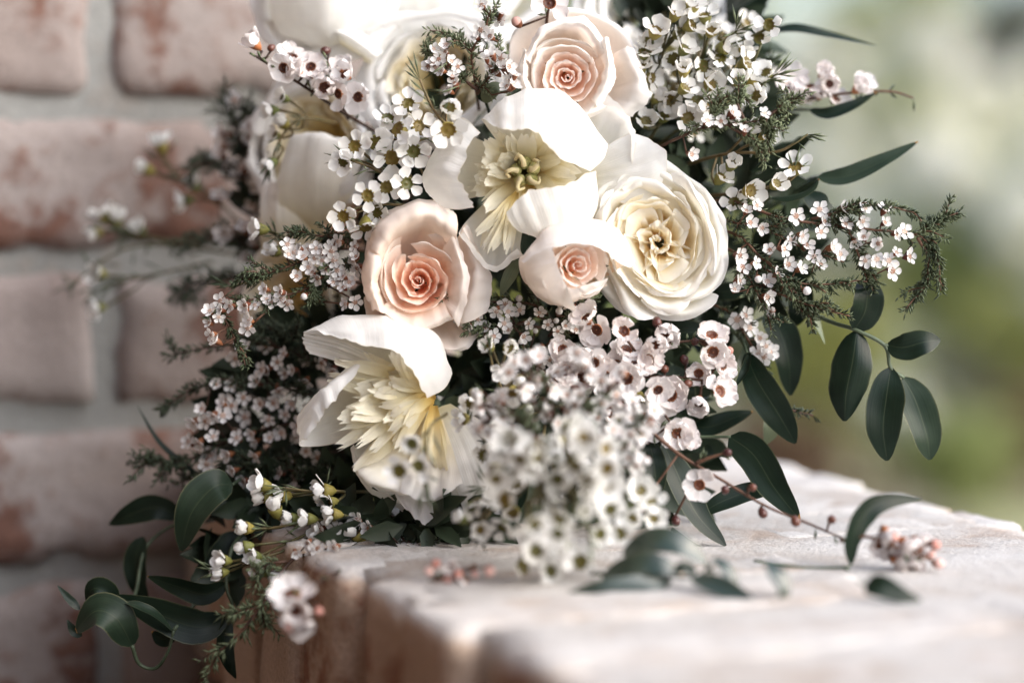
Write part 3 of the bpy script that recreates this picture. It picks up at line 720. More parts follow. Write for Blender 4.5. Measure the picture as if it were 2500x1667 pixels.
def cup_bloom(name, label, cat, px, py, D, R_px, face, seed, n=7, mat='peony', inner=18, depth=0.75, open_=0.25, group=None, matin=None, spin=0.0, R_in=0.5):
    """a loose bowl of broad guard petals with narrow petals inside (the blooms at the back)"""
    r = random.Random(seed); S = PX(R_px, D); f = cdir(*face); c = P(px, py, D); basept = c - f * S * depth
    root = thing(name, label, cat, basept, group)
    Mx = axis_matrix(c - basept, f, spin)
    for k in range(n):
        t = k / n; lay = 0.82 if k % 2 else 1.0
        g = spiral_petal(r, S, k * 2 * math.pi / n + r.uniform(-.2, .2), 1.75, 0.88 * lay, 0.92 * lay, -0.35, r.uniform(-.02, .16) + (0.06 if k % 2 else 0), open_ * r.uniform(.3, 1.2), 0.05, 0.05, r.uniform(-.1, .1), nu=19, wav=0.13, z0=-depth, seed=seed + k)
        g = [[Mx @ p for p in row] for row in g]; g = rough_edges(g, seed + k, S * 0.014, freq=2.5 / S, ragged=S * .03)
        solid(link('petal', grid_mesh('petal', g, M[mat]), root), 0.0006)
    for k in range(7):                                  # second, inner ring of petals
        g = spiral_petal(r, S, k * 0.93 + r.uniform(-.2, .2), 1.5, 0.50, 0.62, -0.30, r.uniform(-.12, .06), 0.10, 0.03, 0.06, r.uniform(-.1, .1), nu=13, nv=11, wav=0.2, z0=-depth, seed=seed + 20 + k)
        g = [[Mx @ p for p in row] for row in g]
        link('petal', grid_mesh('petal', g, M[matin or 'garden']), root)
    for k in range(inner):
        a = r.uniform(0, 6.283)
        g = spiral_petal(r, S, a, 0.8, R_in * r.uniform(.5, 1), R_in * r.uniform(.6, 1.1), -0.3, r.uniform(-.25, .0), 0.05, 0, 0.05, 0.1, nu=7, nv=9, wav=0.2, z0=-depth, seed=seed + 50 + k)
        g = [[Mx @ p for p in row] for row in g]
        solid(link('petaloid', grid_mesh('petaloid', g, M[matin or 'petaloid']), root), 0.0004)
    stem_and_sepals(root, basept + f * S * .02, f, 0.003, False)
    return root

# ---- the big peony in the middle
D1 = 1.185
c1 = P(1282, 424, D1 + 0.022)
peony = thing('peony', 'large open white peony with cream centre and green carpels in the middle of the bouquet', 'peony', P(1290, 430, D1 + 0.032), 'peonies')
pm = M['peony']
patch([[(1250, 395, -30), (1280, 390, -30), (1310, 390, -30), (1340, 400, -30), (1370, 410, -28)],
       [(1182, 302, -22), (1240, 266, -28), (1310, 252, -30), (1390, 270, -28), (1465, 380, -20)],
       [(1177, 291, -8), (1236, 238, -8), (1310, 213, -8), (1395, 240, -6), (1484, 352, -4)],
       [(1186, 293, 2), (1238, 265, 8), (1310, 250, 11), (1388, 290, 11), (1474, 388, 6)],
       [(1196, 300, 6), (1242, 318, 14), (1304, 319, 16), (1356, 376, 16), (1438, 421, 10)]], D1, peony, pm, seed=1, nu=30, nv=34, ragged=0.0018)
patch([[(1380, 400, -30), (1400, 410, -30), (1420, 430, -30)], [(1436, 300, -24), (1490, 350, -24), (1520, 430, -22)],
       [(1446, 245, -20), (1520, 300, -18), (1545, 395, -14)], [(1470, 216, -17), (1536, 292, -10), (1552, 352, -8)]], D1, peony, pm, seed=2)
patch([[(1380, 430, -28), (1400, 440, -28), (1410, 455, -28)], [(1450, 380, -20), (1500, 420, -18), (1480, 480, -18)],
       [(1500, 345, -16), (1580, 400, -14), (1540, 500, -16)], [(1545, 320, -16), (1625, 375, -14), (1610, 480, -18)]], D1, peony, pm, seed=3)
patch([[(1262, 382, -30), (1255, 420, -30), (1260, 455, -30)], [(1112, 312, -24), (1062, 420, -26), (1100, 498, -24)],
       [(1121, 288, -10), (1036, 430, -8), (1070, 506, -8)], [(1142, 294, 2), (1078, 415, 5), (1115, 512, 2)],
       [(1170, 322, 6), (1122, 425, 10), (1157, 505, 6)]], D1, peony, pm, seed=4, nu=26, nv=30, ragged=0.002)
patch([[(1240, 440, -30), (1265, 445, -30), (1290, 440, -30)], [(1148, 530, -22), (1215, 565, -26), (1278, 545, -22)],
       [(1124, 560, -10), (1200, 643, -16), (1270, 605, -10)], [(1120, 572, -2), (1198, 662, -6), (1276, 622, -2)],
       [(1132, 566, 3), (1200, 648, 1), (1262, 606, 3)]], D1, peony, pm, seed=5, nu=26, nv=30, amp=0.0005, ragged=0.0006)
patch([[(1290, 480, -26), (1310, 480, -26), (1340, 480, -26), (1370, 470, -24)], [(1290, 560, -12), (1335, 585, -12), (1385, 570, -12), (1435, 540, -14)],
       [(1270, 567, 3), (1330, 578, 4), (1390, 562, 2), (1446, 530, -5)], [(1244, 540, 9), (1310, 525, 12), (1385, 505, 10), (1458, 485, 2)],
       [(1236, 516, 10), (1288, 467, 14), (1372, 453, 13), (1453, 417, 4)]], D1, peony, pm, seed=6, nu=30, nv=28, ragged=0.0018)
rp = random.Random(21)
for k in range(46):
    deg = rp.uniform(0, 360)
    ln = 118 if deg < 200 else (190 if 215 < deg < 262 else 130)
    if 262 < deg < 330 and rp.random() < .5: continue
    lay = rp.random()
    petaloid(peony, c1 + RV * rp.uniform(-.004, .004) + UV_ * rp.uniform(-.004, .004) - NV * 0.004, math.radians(deg), PX(ln * rp.uniform(.75, 1.1) * (0.78 + .3 * lay)), 0.012 + 0.014 * (1 - lay), PX(rp.uniform(14, 27)), k, rp.uniform(-.15, .15), arch=0.30)
for k in range(14):                       # the tuft spilling down over the lower lip
    petaloid(peony, P(1262, 470, D1 + 0.012), math.radians(rp.uniform(228, 262)), PX(rp.uniform(90, 160)), 0.012, PX(rp.uniform(9, 16)), 100 + k, rp.uniform(-.2, .2), arch=0.45)
carpels(peony, c1 + NV * 0.013, cdir(-0.05, -0.1, 1), 0.0100)
stem_and_sepals(peony, P(1290, 430, D1 + 0.03), cdir(0, 0, 1), 0.0032)

# ---- the open peony at the lower left
D2 = 1.185
peony2 = thing('peony', 'white peony with drooping cream petals at the lower left, opened to the left', 'peony', P(1060, 985, D2 + 0.032), 'peonies')
patch([[(960, 930, -30), (990, 940, -30), (1020, 950, -30), (1050, 955, -30), (1070, 960, -28)],
       [(802, 832, -24), (880, 802, -26), (960, 802, -26), (1058, 850, -24), (1092, 940, -16)],
       [(742, 812, -6), (848, 769, -8), (965, 776, -6), (1068, 820, -4), (1105, 912, -2)],
       [(756, 806, 0), (862, 800, 7), (962, 812, 9), (1040, 868, 11), (1084, 948, 6)],
       [(770, 804, 4), (866, 837, 11), (958, 854, 15), (1000, 900, 17), (1040, 972, 10)]], D2, peony2, pm, seed=11, nu=32, nv=34, ragged=0.002)
patch([[(985, 905, -27), (975, 925, -28), (975, 945, -28)], [(850, 838, -16), (842, 865, -18), (850, 892, -21)], [(742, 814, -8), (739, 835, -9), (755, 862, -11)]], D2, peony2, pm, seed=12)
patch([[(990, 930, -29), (980, 970, -29), (980, 1010, -29)], [(872, 902, -20), (768, 985, -22), (832, 1078, -24)],
       [(848, 892, -8), (732, 1020, -8), (740, 1090, -8)], [(872, 888, 0), (786, 955, 5), (737, 1075, 2)],
       [(881, 893, 4), (802, 990, 9), (752, 1072, 4)]], D2, peony2, pm, seed=13, nu=26, nv=30, ragged=0.002)
patch([[(1040, 985, -29), (1055, 990, -29), (1070, 990, -29)], [(880, 1085, -22), (950, 1170, -26), (1060, 1195, -26)],
       [(858, 1092, -12), (884, 1180, -15), (985, 1247, -15)], [(862, 1085, -8), (892, 1172, -10), (990, 1238, -10)]], D2, peony2, pm, seed=14)
patch([[(1000, 1020, -25), (1050, 1020, -25), (1090, 1020, -23)], [(975, 1140, -14), (1050, 1170, -14), (1120, 1160, -12)],
       [(963, 1200, -4), (1035, 1218, -2), (1122, 1200, -4)], [(984, 1236, -1), (1040, 1278, 2), (1112, 1234, 0)]], D2, peony2, pm, seed=15, ragged=0.0022)
patch([[(1060, 1000, -25), (1080, 990, -25), (1100, 985, -25)], [(1082, 1090, -8), (1140, 1065, -10), (1200, 1045, -14)],
       [(1108, 1180, 0), (1180, 1165, 1), (1240, 1105, -6)], [(1140, 1274, -2), (1202, 1228, -2), (1252, 1140, -6)]], D2, peony2, pm, seed=16)
rp = random.Random(5)
for k in range(44):
    deg = rp.uniform(116, 238); ln = rp.uniform(170, 250) if k % 2 else rp.uniform(100, 180)
    if deg < 140: ln *= 0.75
    petaloid(peony2, P(1052 + rp.uniform(-8, 8), 965 + rp.uniform(-14, 14), D2 + 0.018), math.radians(deg), PX(ln), 0.008 + 0.018 * rp.random(), PX(rp.uniform(14, 28)), 200 + k, rp.uniform(-.22, .22), arch=0.22)
for k in range(16):
    petaloid(peony2, P(1040 + rp.uniform(-14, 14), 960 + rp.uniform(-14, 14), D2 + 0.006), math.radians(rp.uniform(110, 250)), PX(rp.uniform(70, 130)), 0.012, PX(rp.uniform(11, 20)), 300 + k, rp.uniform(-.3, .3), arch=0.5)
patch([[(1030, 1000, -20), (1040, 1010, -20), (1050, 1015, -20)], [(930, 1062, -8), (965, 1110, -10), (1015, 1135, -10)], [(866, 1130, 0), (908, 1172, 3), (990, 1196, 0)], [(862, 1140, -4), (905, 1186, -2), (995, 1210, -4)]], D2, peony2, M['garden_out'], seed=17)
patch([[(1045, 1005, -18), (1060, 1010, -18), (1075, 1008, -18)], [(1000, 1120, -4), (1060, 1130, -4), (1110, 1110, -4)], [(975, 1200, 3), (1045, 1222, 6), (1130, 1180, 3)]], D2, peony2, M['garden_out'], seed=18)
for k in range(3):
    petaloid(peony2, P(1060, 990, D2 + 0.014), math.radians(rp.uniform(262, 300)), PX(rp.uniform(130, 220)), 0.01, PX(rp.uniform(16, 26)), 330 + k, rp.uniform(-.2, .2), arch=0.3)
stem_and_sepals(peony2, P(1060, 985, D2 + 0.03), cdir(-.2, 0, 1), 0.0032)

# ---- roses
ra = rose('rose', 'pale blush rose with peach heart at the top of the bouquet, fully seen', 1386, 188, 1.20, 128, (-0.03, -0.10, 1), 31, M['blush_pale_in'], M['blush_pale'], n_in=11, n_mid=4, n_out=2, closed=.5, throat=0.50, spin=0.6)
mp_ = M['blush_pale']
patch([[(1370, 200, -46), (1380, 200, -46), (1390, 200, -46), (1400, 200, -46), (1410, 200, -46)], [(1290, 200, -26), (1310, 120, -28), (1385, 90, -30), (1470, 120, -28), (1500, 220, -26)],
       [(1246, 215, -14), (1258, 85, -14), (1378, 28, -14), (1508, 74, -14), (1574, 190, -14)], [(1240, 230, -20), (1246, 95, -22), (1376, 22, -22), (1520, 70, -22), (1584, 200, -22)]], 1.20, ra, mp_, seed=301, nu=34, nv=24, ragged=.0006)
patch([[(1390, 205, -46), (1400, 210, -46), (1400, 220, -46)], [(1470, 150, -22), (1480, 220, -24), (1450, 270, -24)], [(1520, 120, -6), (1550, 210, -6), (1500, 290, -10)], [(1548, 118, -8), (1586, 232, -8), (1545, 284, -12)]], 1.20, ra, mp_, seed=302, ragged=.0006)
patch([[(1375, 205, -46), (1385, 205, -46), (1395, 205, -46), (1405, 205, -46)], [(1310, 170, -18), (1340, 105, -20), (1410, 90, -20), (1450, 160, -18)],
       [(1290, 150, 2), (1330, 82, 4), (1418, 62, 4), (1474, 130, 2)], [(1280, 140, 1), (1322, 66, 2), (1424, 44, 2), (1490, 120, 0)]], 1.20, ra, mp_, seed=303, nu=28, ragged=.0008)
patch([[(1395, 205, -46), (1400, 210, -46), (1400, 215, -46)], [(1440, 130, -16), (1455, 190, -18), (1430, 235, -18)], [(1472, 95, 4), (1480, 180, 5), (1450, 250, 2)], [(1486, 92, 3), (1502, 185, 2), (1462, 268, -2)]], 1.20, ra, mp_, seed=304, ragged=.0008)
patch([[(1380, 210, -46), (1375, 215, -46), (1380, 225, -46)], [(1305, 140, -16), (1305, 200, -18), (1350, 250, -18)], [(1286, 122, 4), (1284, 200, 4), (1330, 265, 0)], [(1276, 120, 2), (1266, 205, 1), (1318, 280, -4)]], 1.20, ra, mp_, seed=305, ragged=.0008)
patch([[(1385, 215, -46), (1395, 218, -46), (1405, 215, -46)], [(1340, 250, -16), (1400, 262, -18), (1460, 240, -16)], [(1325, 262, 0), (1400, 284, 2), (1475, 255, 0)], [(1318, 272, -4), (1402, 300, -4), (1490, 268, -4)]], 1.20, ra, mp_, seed=306, ragged=.0008)
rb_ = rose('rose', 'warm peach blush rose left of centre, below the wax flowers', 1022, 684, 1.19, 142, (-0.02, 0.04, 1), 47, M['blush_in'], M['blush_out'], n_in=11, n_mid=4, n_out=2, closed=.5, throat=0.52, spin=2.0, squash=(-1, .92))
mq_ = M['blush_out']
patch([[(985, 690, -44), (1000, 690, -44), (1015, 690, -44), (1045, 690, -44)], [(950, 650, -18), (975, 605, -20), (1030, 590, -20), (1092, 640, -18)],
       [(928, 625, 6), (965, 565, 8), (1040, 535, 8), (1114, 580, 4)], [(908, 612, 6), (945, 535, 7), (1035, 498, 6), (1118, 530, 3)], [(894, 632, -5), (925, 530, -5), (1025, 488, -5), (1108, 512, -5)]], 1.19, rb_, mq_, seed=311, nu=30, nv=28, ragged=.0012)
patch([[(985, 700, -44), (985, 690, -44), (990, 680, -44)], [(955, 750, -18), (940, 690, -20), (955, 630, -18)], [(938, 765, 4), (914, 692, 8), (934, 612, 5)], [(918, 755, 5), (893, 692, 6), (906, 590, 4)], [(912, 760, -6), (885, 698, -6), (898, 575, -6)]], 1.19, rb_, mq_, seed=312, nu=24, nv=26, ragged=.0010)
patch([[(1050, 680, -44), (1055, 695, -44), (1050, 715, -44)], [(1105, 600, -14), (1115, 690, -18), (1090, 765, -16)], [(1128, 560, 0), (1160, 670, 1), (1130, 790, -4)], [(1140, 545, -6), (1196, 680, -6), (1192, 760, -8)]], 1.19, rb_, mq_, seed=313, nu=26, ragged=.0008)
patch([[(1050, 680, -44), (1055, 690, -44), (1055, 705, -44)], [(1072, 625, -8), (1090, 685, -9), (1076, 740, -8)], [(1100, 580, 3), (1126, 680, 5), (1104, 775, 0)], [(1112, 575, 1), (1146, 682, 2), (1120, 800, -4)]], 1.19, rb_, mq_, seed=314, nu=26, ragged=.0008)
patch([[(1000, 700, -44), (1020, 705, -44), (1040, 700, -44)], [(955, 728, -8), (1018, 746, -8), (1078, 728, -8)], [(925, 755, 2), (1010, 800, 3), (1096, 765, 1)], [(912, 748, -3), (1015, 812, -4), (1108, 775, -4)]], 1.19, rb_, mq_, seed=315, nu=26, ragged=.0010)
patch([[(1030, 705, -44), (1040, 710, -44), (1050, 705, -44)], [(1000, 790, -20), (1080, 810, -20), (1140, 770, -20)], [(1010, 820, -12), (1100, 850, -10), (1165, 810, -12)], [(1030, 835, -14), (1128, 858, -12), (1178, 800, -14)]], 1.19, rb_, mq_, seed=316, nu=24, ragged=.0006)
patch([[(1000, 700, -44), (1010, 705, -44), (1020, 705, -44)], [(905, 720, -20), (925, 780, -22), (1000, 800, -22)], [(888, 725, -14), (905, 790, -16), (985, 815, -16)]], 1.19, rb_, mq_, seed=317, nu=20, ragged=.0006)
r2 = rose('rose', 'small half-closed blush rosebud turned right, below the middle peony', 1412, 648, 1.17, 112, (0.30, 0.02, 1), 58, M['blush_pale_in'], M['blush_pale'], n_in=10, n_mid=5, n_out=3, closed=0.85, throat=0.42, spin=1.0)
patch([[(1370, 700, -42), (1390, 700, -42), (1410, 700, -42), (1430, 700, -42), (1450, 695, -42)],
       [(1285, 640, -22), (1350, 570, -24), (1430, 555, -24), (1500, 580, -24), (1520, 650, -22)],
       [(1268, 634, -4), (1340, 556, -8), (1432, 534, -10), (1510, 562, -10), (1548, 632, -8)],
       [(1272, 636, 2), (1338, 590, 6), (1430, 566, 8), (1502, 598, 4), (1538, 652, -2)],
       [(1276, 640, 4), (1336, 606, 9), (1428, 592, 12), (1480, 612, 9), (1498, 632, 4)]], 1.17, r2, M['blush_pale'], seed=61, nu=30, nv=28, ragged=0.0006)
patch([[(1372, 700, -42), (1390, 705, -42), (1410, 705, -42)], [(1285, 690, -24), (1340, 740, -26), (1400, 740, -26)],
       [(1268, 636, -6), (1300, 700, -4), (1402, 762, -4)], [(1290, 618, 3), (1332, 670, 8), (1396, 735, 4)],
       [(1345, 602, 11), (1362, 650, 14), (1378, 690, 12)]], 1.17, r2, M['blush_pale'], seed=62, ragged=0.0005)
patch([[(1400, 705, -42), (1420, 705, -42), (1440, 700, -42)], [(1395, 738, -22), (1440, 725, -24), (1480, 700, -24)],
       [(1384, 735, -4), (1440, 716, -6), (1480, 690, -8)], [(1380, 700, 10), (1420, 700, 9), (1484, 676, -2)]], 1.17, r2, M['blush_pale'], seed=63, ragged=0.0005)
garden_rose('garden_rose', 'full ivory garden rose with crowded ruffled petals right of centre', 1606, 588, 1.195, 205, (-0.06, 0.03, 1), 71, (0.86, 1.03), 0.4)

# ---- blooms further back
cup_bloom('peony', 'white cup-shaped peony at the upper left behind the wax flowers', 'peony', 1062, 195, 1.265, 172, (-0.25, 0.15, 1), 81, 8, group='peonies', inner=60, R_in=.6)
p4 = cup_bloom('peony', 'blurred white peony at the very top left, cut by the frame', 'peony', 800, -20, 1.29, 185, (-0.25, 0.4, 1), 83, 10, group='peonies', inner=34, open_=.35, matin='peony', R_in=.72)
cup_bloom('peony', 'blurred white bloom at the very top right of the pale rose', 'peony', 1590, 10, 1.29, 190, (0.1, 0.3, 1), 85, 8, group='peonies', inner=12, matin='peony')
cup_bloom('peony', 'blurred white bloom cut by the top edge between two peonies', 'peony', 1190, -70, 1.30, 170, (0, 0.4, 1), 86, 7, group='peonies', inner=12, matin='peony')
p5 = cup_bloom('peony', 'blurred cream and white peony deep at the left of the bouquet', 'peony', 765, 345, 1.285, 172, (-0.45, 0.1, 1), 87, 9, group='peonies', inner=70, R_in=.66)
rose('rose', 'blurred peach rose half hidden behind the left wax flowers', 850, 520, 1.275, 90, (-0.3, 0.1, 1), 89, M['blush_in'], M['blush_in'], n_in=7, n_mid=4, n_out=3, closed=0.6)
cup_bloom('peony', 'blurred yellowish bloom in shade above the lower left peony', 'peony', 720, 735, 1.29, 140, (-0.5, 0, 1), 91, 8, mat='garden', group='peonies', inner=14)

patch([[(720, -190, -20), (840, -200, -10), (960, -190, -20)], [(668, -70, 10), (800, -80, 26), (950, -60, 14)], [(664, 40, 8), (785, 55, 26), (935, 50, 12)], [(700, 108, -8), (800, 122, 6), (920, 112, -4)]], 1.28, p4, pm, seed=321)
patch([[(800, 92, 6), (850, 120, 10), (905, 160, 6)], [(806, 72, 20), (862, 96, 24), (918, 140, 18)], [(840, 60, 10), (890, 84, 12), (940, 128, 8)]], 1.28, p4, pm, seed=322, ragged=.0005)
patch([[(960, -90, -20), (1050, -100, -20), (1150, -90, -20)], [(930, 0, 4), (1040, -20, 8), (1160, -10, 4)], [(940, 60, 0), (1040, 40, 6), (1150, 40, 0)], [(950, 95, -10), (1040, 80, -6), (1130, 80, -10)]], 1.29, p4, pm, seed=323)
patch([[(690, 545, -14), (780, 575, -14), (880, 555, -14)], [(678, 440, 6), (770, 450, 10), (870, 440, 2)], [(704, 345, 14), (782, 336, 18), (892, 378, 8)], [(718, 326, 6), (792, 326, 10), (884, 356, 2)]], 1.27, p5, pm, seed=324, ragged=.0005)
patch([[(640, 620, -20), (700, 640, -16), (780, 620, -16)], [(632, 540, -6), (690, 540, 0), (770, 530, -6)], [(640, 450, -8), (690, 440, -2), (740, 440, -8)]], 1.275, p5, M['garden_out'], seed=325)

# ------------------------------------------------------------------ large leaves
def leaf(root, path, D, width, mat='ruscus', face=(0, 0.25, 1), fold=0.18, cup=0.0, prof=(0.8, 0.75), name='leaf', twist=0.0, nv=18, nu=9, thick=0.0004):
    """path: (px, py, mm towards camera) from stalk to tip; width in photo pixels"""
    mid = curve([P(x, y, D - z / 1000) for x, y, z in path], nv); W = PX(width, D) / 2
    f0 = cdir(*face); g = []
    for j in range(nv):
        v = j / (nv - 1); t = (mid[min(j + 1, nv - 1)] - mid[max(j - 1, 0)]).normalized()
        s = t.cross(f0); s.normalize(); n = s.cross(t)
        if twist: s.rotate(Quaternion(t, twist * v)); n.rotate(Quaternion(t, twist * v))
        w = W * max(0.02, math.sin(math.pi * min(1, max(0.0, v ** prof[0] * 0.985 + 0.012)))) ** prof[1]
        row = []
        wl = w * (1 + 0.07 * noise.noise(V((v * 7, path[0][0] * .37, 1.5)))); wr = w * (1 + 0.07 * noise.noise(V((v * 7, path[0][1] * .41, 7.5))))
        for i in range(nu):
            u = i / (nu - 1) * 2 - 1
            q = mid[j] + s * (u * (wl if u < 0 else wr)) + n * (fold * w * abs(u) ** 1.4 + cup * w * (u * u)) + n * (0.05 * w * math.sin(v * 9 + u * 2))
            row.append(q - root.location)
        g.append(row)
    return solid(link(name, grid_mesh(name, g, M[mat]), root), thick)
def stalk(root, paths, D, r=0.0011, mat='stem_green', r1=None):
    mb = MB()
    for p in paths: mb.tube([q - root.location for q in curve([P(x, y, D - z / 1000) for x, y, z in p], 5 * len(p))], r, r1 or r * 0.7, 6)
    return link('stem', mb.mesh('stem', M[mat]), root)
def spray(label, base, D, leaves, stems, mat='ruscus', group='glossy green leaf sprays', r=0.0011, name='leaf_spray', smat='stem_green'):
    root = thing(name, label, 'leaves', P(base[0], base[1], D - base[2] / 1000), group)
    for lf in leaves:
        kw = dict(lf[2]) if len(lf) > 2 else {}
        leaf(root, lf[0], D, lf[1], **{'mat': mat, **kw})
    if stems: stalk(root, stems, D, r, smat)
    return root

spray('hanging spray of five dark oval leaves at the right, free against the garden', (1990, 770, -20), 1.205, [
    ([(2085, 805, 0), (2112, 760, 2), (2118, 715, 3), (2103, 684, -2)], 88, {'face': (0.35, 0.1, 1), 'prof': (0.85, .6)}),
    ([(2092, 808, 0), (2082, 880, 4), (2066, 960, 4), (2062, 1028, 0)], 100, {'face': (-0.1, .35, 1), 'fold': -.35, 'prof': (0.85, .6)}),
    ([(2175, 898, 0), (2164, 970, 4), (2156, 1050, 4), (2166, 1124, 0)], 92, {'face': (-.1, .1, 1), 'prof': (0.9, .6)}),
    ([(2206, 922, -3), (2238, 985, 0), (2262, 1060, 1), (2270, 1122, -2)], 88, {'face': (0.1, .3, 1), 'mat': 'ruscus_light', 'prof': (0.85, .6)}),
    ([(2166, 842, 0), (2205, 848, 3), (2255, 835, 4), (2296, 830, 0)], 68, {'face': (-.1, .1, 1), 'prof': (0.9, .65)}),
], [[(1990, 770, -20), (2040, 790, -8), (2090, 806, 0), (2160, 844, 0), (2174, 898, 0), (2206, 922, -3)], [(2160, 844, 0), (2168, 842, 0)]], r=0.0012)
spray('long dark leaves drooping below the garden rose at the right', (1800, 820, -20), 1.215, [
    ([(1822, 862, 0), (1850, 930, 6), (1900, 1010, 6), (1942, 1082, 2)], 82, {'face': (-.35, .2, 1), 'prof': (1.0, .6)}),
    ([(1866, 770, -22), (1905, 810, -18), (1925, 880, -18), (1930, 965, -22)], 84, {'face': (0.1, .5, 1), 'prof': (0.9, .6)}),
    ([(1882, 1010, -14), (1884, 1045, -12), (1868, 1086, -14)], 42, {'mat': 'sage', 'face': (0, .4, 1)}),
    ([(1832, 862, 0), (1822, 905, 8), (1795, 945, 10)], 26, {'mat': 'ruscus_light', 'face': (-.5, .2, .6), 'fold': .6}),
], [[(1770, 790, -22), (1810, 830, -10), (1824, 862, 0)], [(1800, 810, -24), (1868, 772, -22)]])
spray('slender leaf sweeping up to the right from the upper right wax flowers', (1930, 470, -25), 1.235, [
    ([(1996, 432, 0), (2060, 432, 4), (2150, 395, 4), (2242, 346, 0)], 50, {'face': (-.1, .55, 1), 'mat': 'ruscus_light', 'prof': (0.75, .75)})], [[(1860, 520, -30), (1940, 470, -20), (1998, 432, 0)]])
spray('white leaf with a dark curled tip beside the right wax flowers', (1900, 500, -20), 1.22, [
    ([(1880, 482, -2), (1930, 478, 2), (1975, 462, 5), (2000, 436, 6)], 34, {'mat': 'ruscus_light', 'face': (0, .9, .5), 'fold': -.5}),
    ([(1965, 470, -8), (1990, 490, -6), (2015, 508, -6), (2045, 520, -10)], 56, {'face': (.2, .3, 1)})], [[(1850, 510, -20), (1882, 482, -2)]])
spray('long thin dark leaf at the top right', (1850, 90, -20), 1.27, [
    ([(1868, 82, 0), (1940, 70, 4), (2040, 90, 4), (2140, 112, 0)], 34, {'face': (0, .75, .7), 'prof': (0.75, .8)})], [[(1780, 110, -20), (1870, 82, 0)]])
spray('broad dark leaves cut by the top edge above the right wax flowers', (1790, 70, -25), 1.30, [
    ([(1800, 70, 0), (1820, 30, 3), (1850, -10, 3), (1900, -60, 0)], 84, {'face': (-.3, .2, 1)}),
    ([(1770, 60, -5), (1765, 20, -3), (1772, -40, -3)], 40, {'face': (-.3, .2, 1)})], [[(1740, 130, -30), (1795, 75, 0)]])
spray('dark leaf under the brown-eyed flowers at the far upper right', (1960, 262, -20), 1.25, [
    ([(1975, 268, 0), (2020, 278, 4), (2080, 258, 4), (2140, 226, 0)], 34, {'face': (0, .5, 1)})], [[(1900, 270, -25), (1976, 268, 0)]])
spray('dark leaves under the drooping white sprig at the right', (1900, 690, -25), 1.235, [
    ([(1930, 660, -6), (1955, 715, -4), (1950, 760, -4), (1935, 800, -8)], 64, {'face': (-.3, 0, 1)}),
    ([(1962, 730, 0), (1985, 770, 2), (2000, 805, 2), (2014, 840, 0)], 26, {'mat': 'sage', 'face': (.2, .9, .6)}),
    ([(1740, 720, -10), (1765, 712, -8), (1810, 706, -8), (1850, 690, -10)], 46, {'face': (0, -.2, 1)})], [[(1840, 650, -30), (1932, 662, -6)]])
spray('dark leaves tucked directly under the garden rose', (1600, 830, -25), 1.225, [
    ([(1590, 815, -10), (1650, 812, -4), (1710, 815, -4), (1765, 850, -8)], 62, {'face': (.1, .2, 1)}),
    ([(1640, 890, -10), (1655, 950, -6), (1655, 1010, -6), (1640, 1062, -10)], 84, {'face': (.25, .1, 1)}),
    ([(1690, 1040, -6), (1730, 1042, -4), (1785, 1022, -4), (1838, 1004, -6)], 52, {'face': (0, .45, 1)}),
    ([(1720, 900, -16), (1770, 880, -14), (1815, 830, -14)], 54, {'face': (-.3, .2, 1), 'mat': 'sage'}),
    ([(1600, 960, -18), (1620, 1000, -16), (1625, 1050, -16)], 60, {'face': (.2, .1, 1)}),
], [[(1560, 790, -30), (1600, 815, -10)], [(1590, 860, -25), (1642, 892, -10)], [(1640, 1020, -20), (1692, 1040, -6)]])
zl = lambda py: ground_d(py)        # distance of the ledge top at a photo row
spray('long dark leaves standing on the ledge right of the white flower heap', (1640, 1150, -10), 1.185, [
    ([(1585, 1075, 2), (1596, 1130, 6), (1602, 1180, 6), (1596, 1222, 2)], 60, {'face': (.3, .1, 1), 'prof': (0.7, .6)}),
    ([(1618, 1080, -6), (1660, 1170, 0), (1705, 1260, 2), (1772, 1332, 4)], 78, {'face': (.45, .25, 1), 'prof': (0.75, .65)}),
    ([(1782, 1066, -20), (1840, 1110, -14), (1890, 1190, -10), (1952, 1268, -8)], 88, {'face': (-.4, .35, 1), 'prof': (0.72, .62)}),
    ([(1900, 1190, -18), (1830, 1200, -16), (1760, 1225, -14), (1700, 1262, -14)], 50, {'face': (0, .3, 1), 'prof': (0.9, .6)}),
], [[(1600, 1040, -20), (1650, 1066, -22), (1720, 1066, -24), (1784, 1066, -20)], [(1590, 1040, -10), (1586, 1078, 2)], [(1600, 1040, -14), (1620, 1082, -6)],
    [(1640, 1290, -4), (1720, 1340, 4), (1850, 1370, 22), (1960, 1385, 32)]], r=0.0010)
spray('curved dark leaf arching up from the ledge at the right', (2060, 1380, 0), zl(1385), [
    ([(2078, 1378, 0), (2078, 1320, 2), (2108, 1258, 0), (2160, 1225, -4), (2250, 1216, -12)], 60, {'face': (.65, .25, .9), 'prof': (0.8, .7)}),
], [[(1840, 1368, -10), (1960, 1384, -4), (2060, 1384, 0), (2080, 1377, 0)], [(2060, 1384, 0), (2100, 1415, 8), (2120, 1430, 30)]], r=0.0007)
spray('single dark pointed leaf lying on the ledge at the right', (2110, 1430, 0), zl(1462), [
    ([(2112, 1426, 0), (2150, 1432, 4), (2200, 1452, 4), (2250, 1466, 2)], 62, {'face': (-.1, .5, 1), 'prof': (0.6, .7)})], [[(2095, 1418, -4), (2114, 1427, 0)]], r=0.0007)
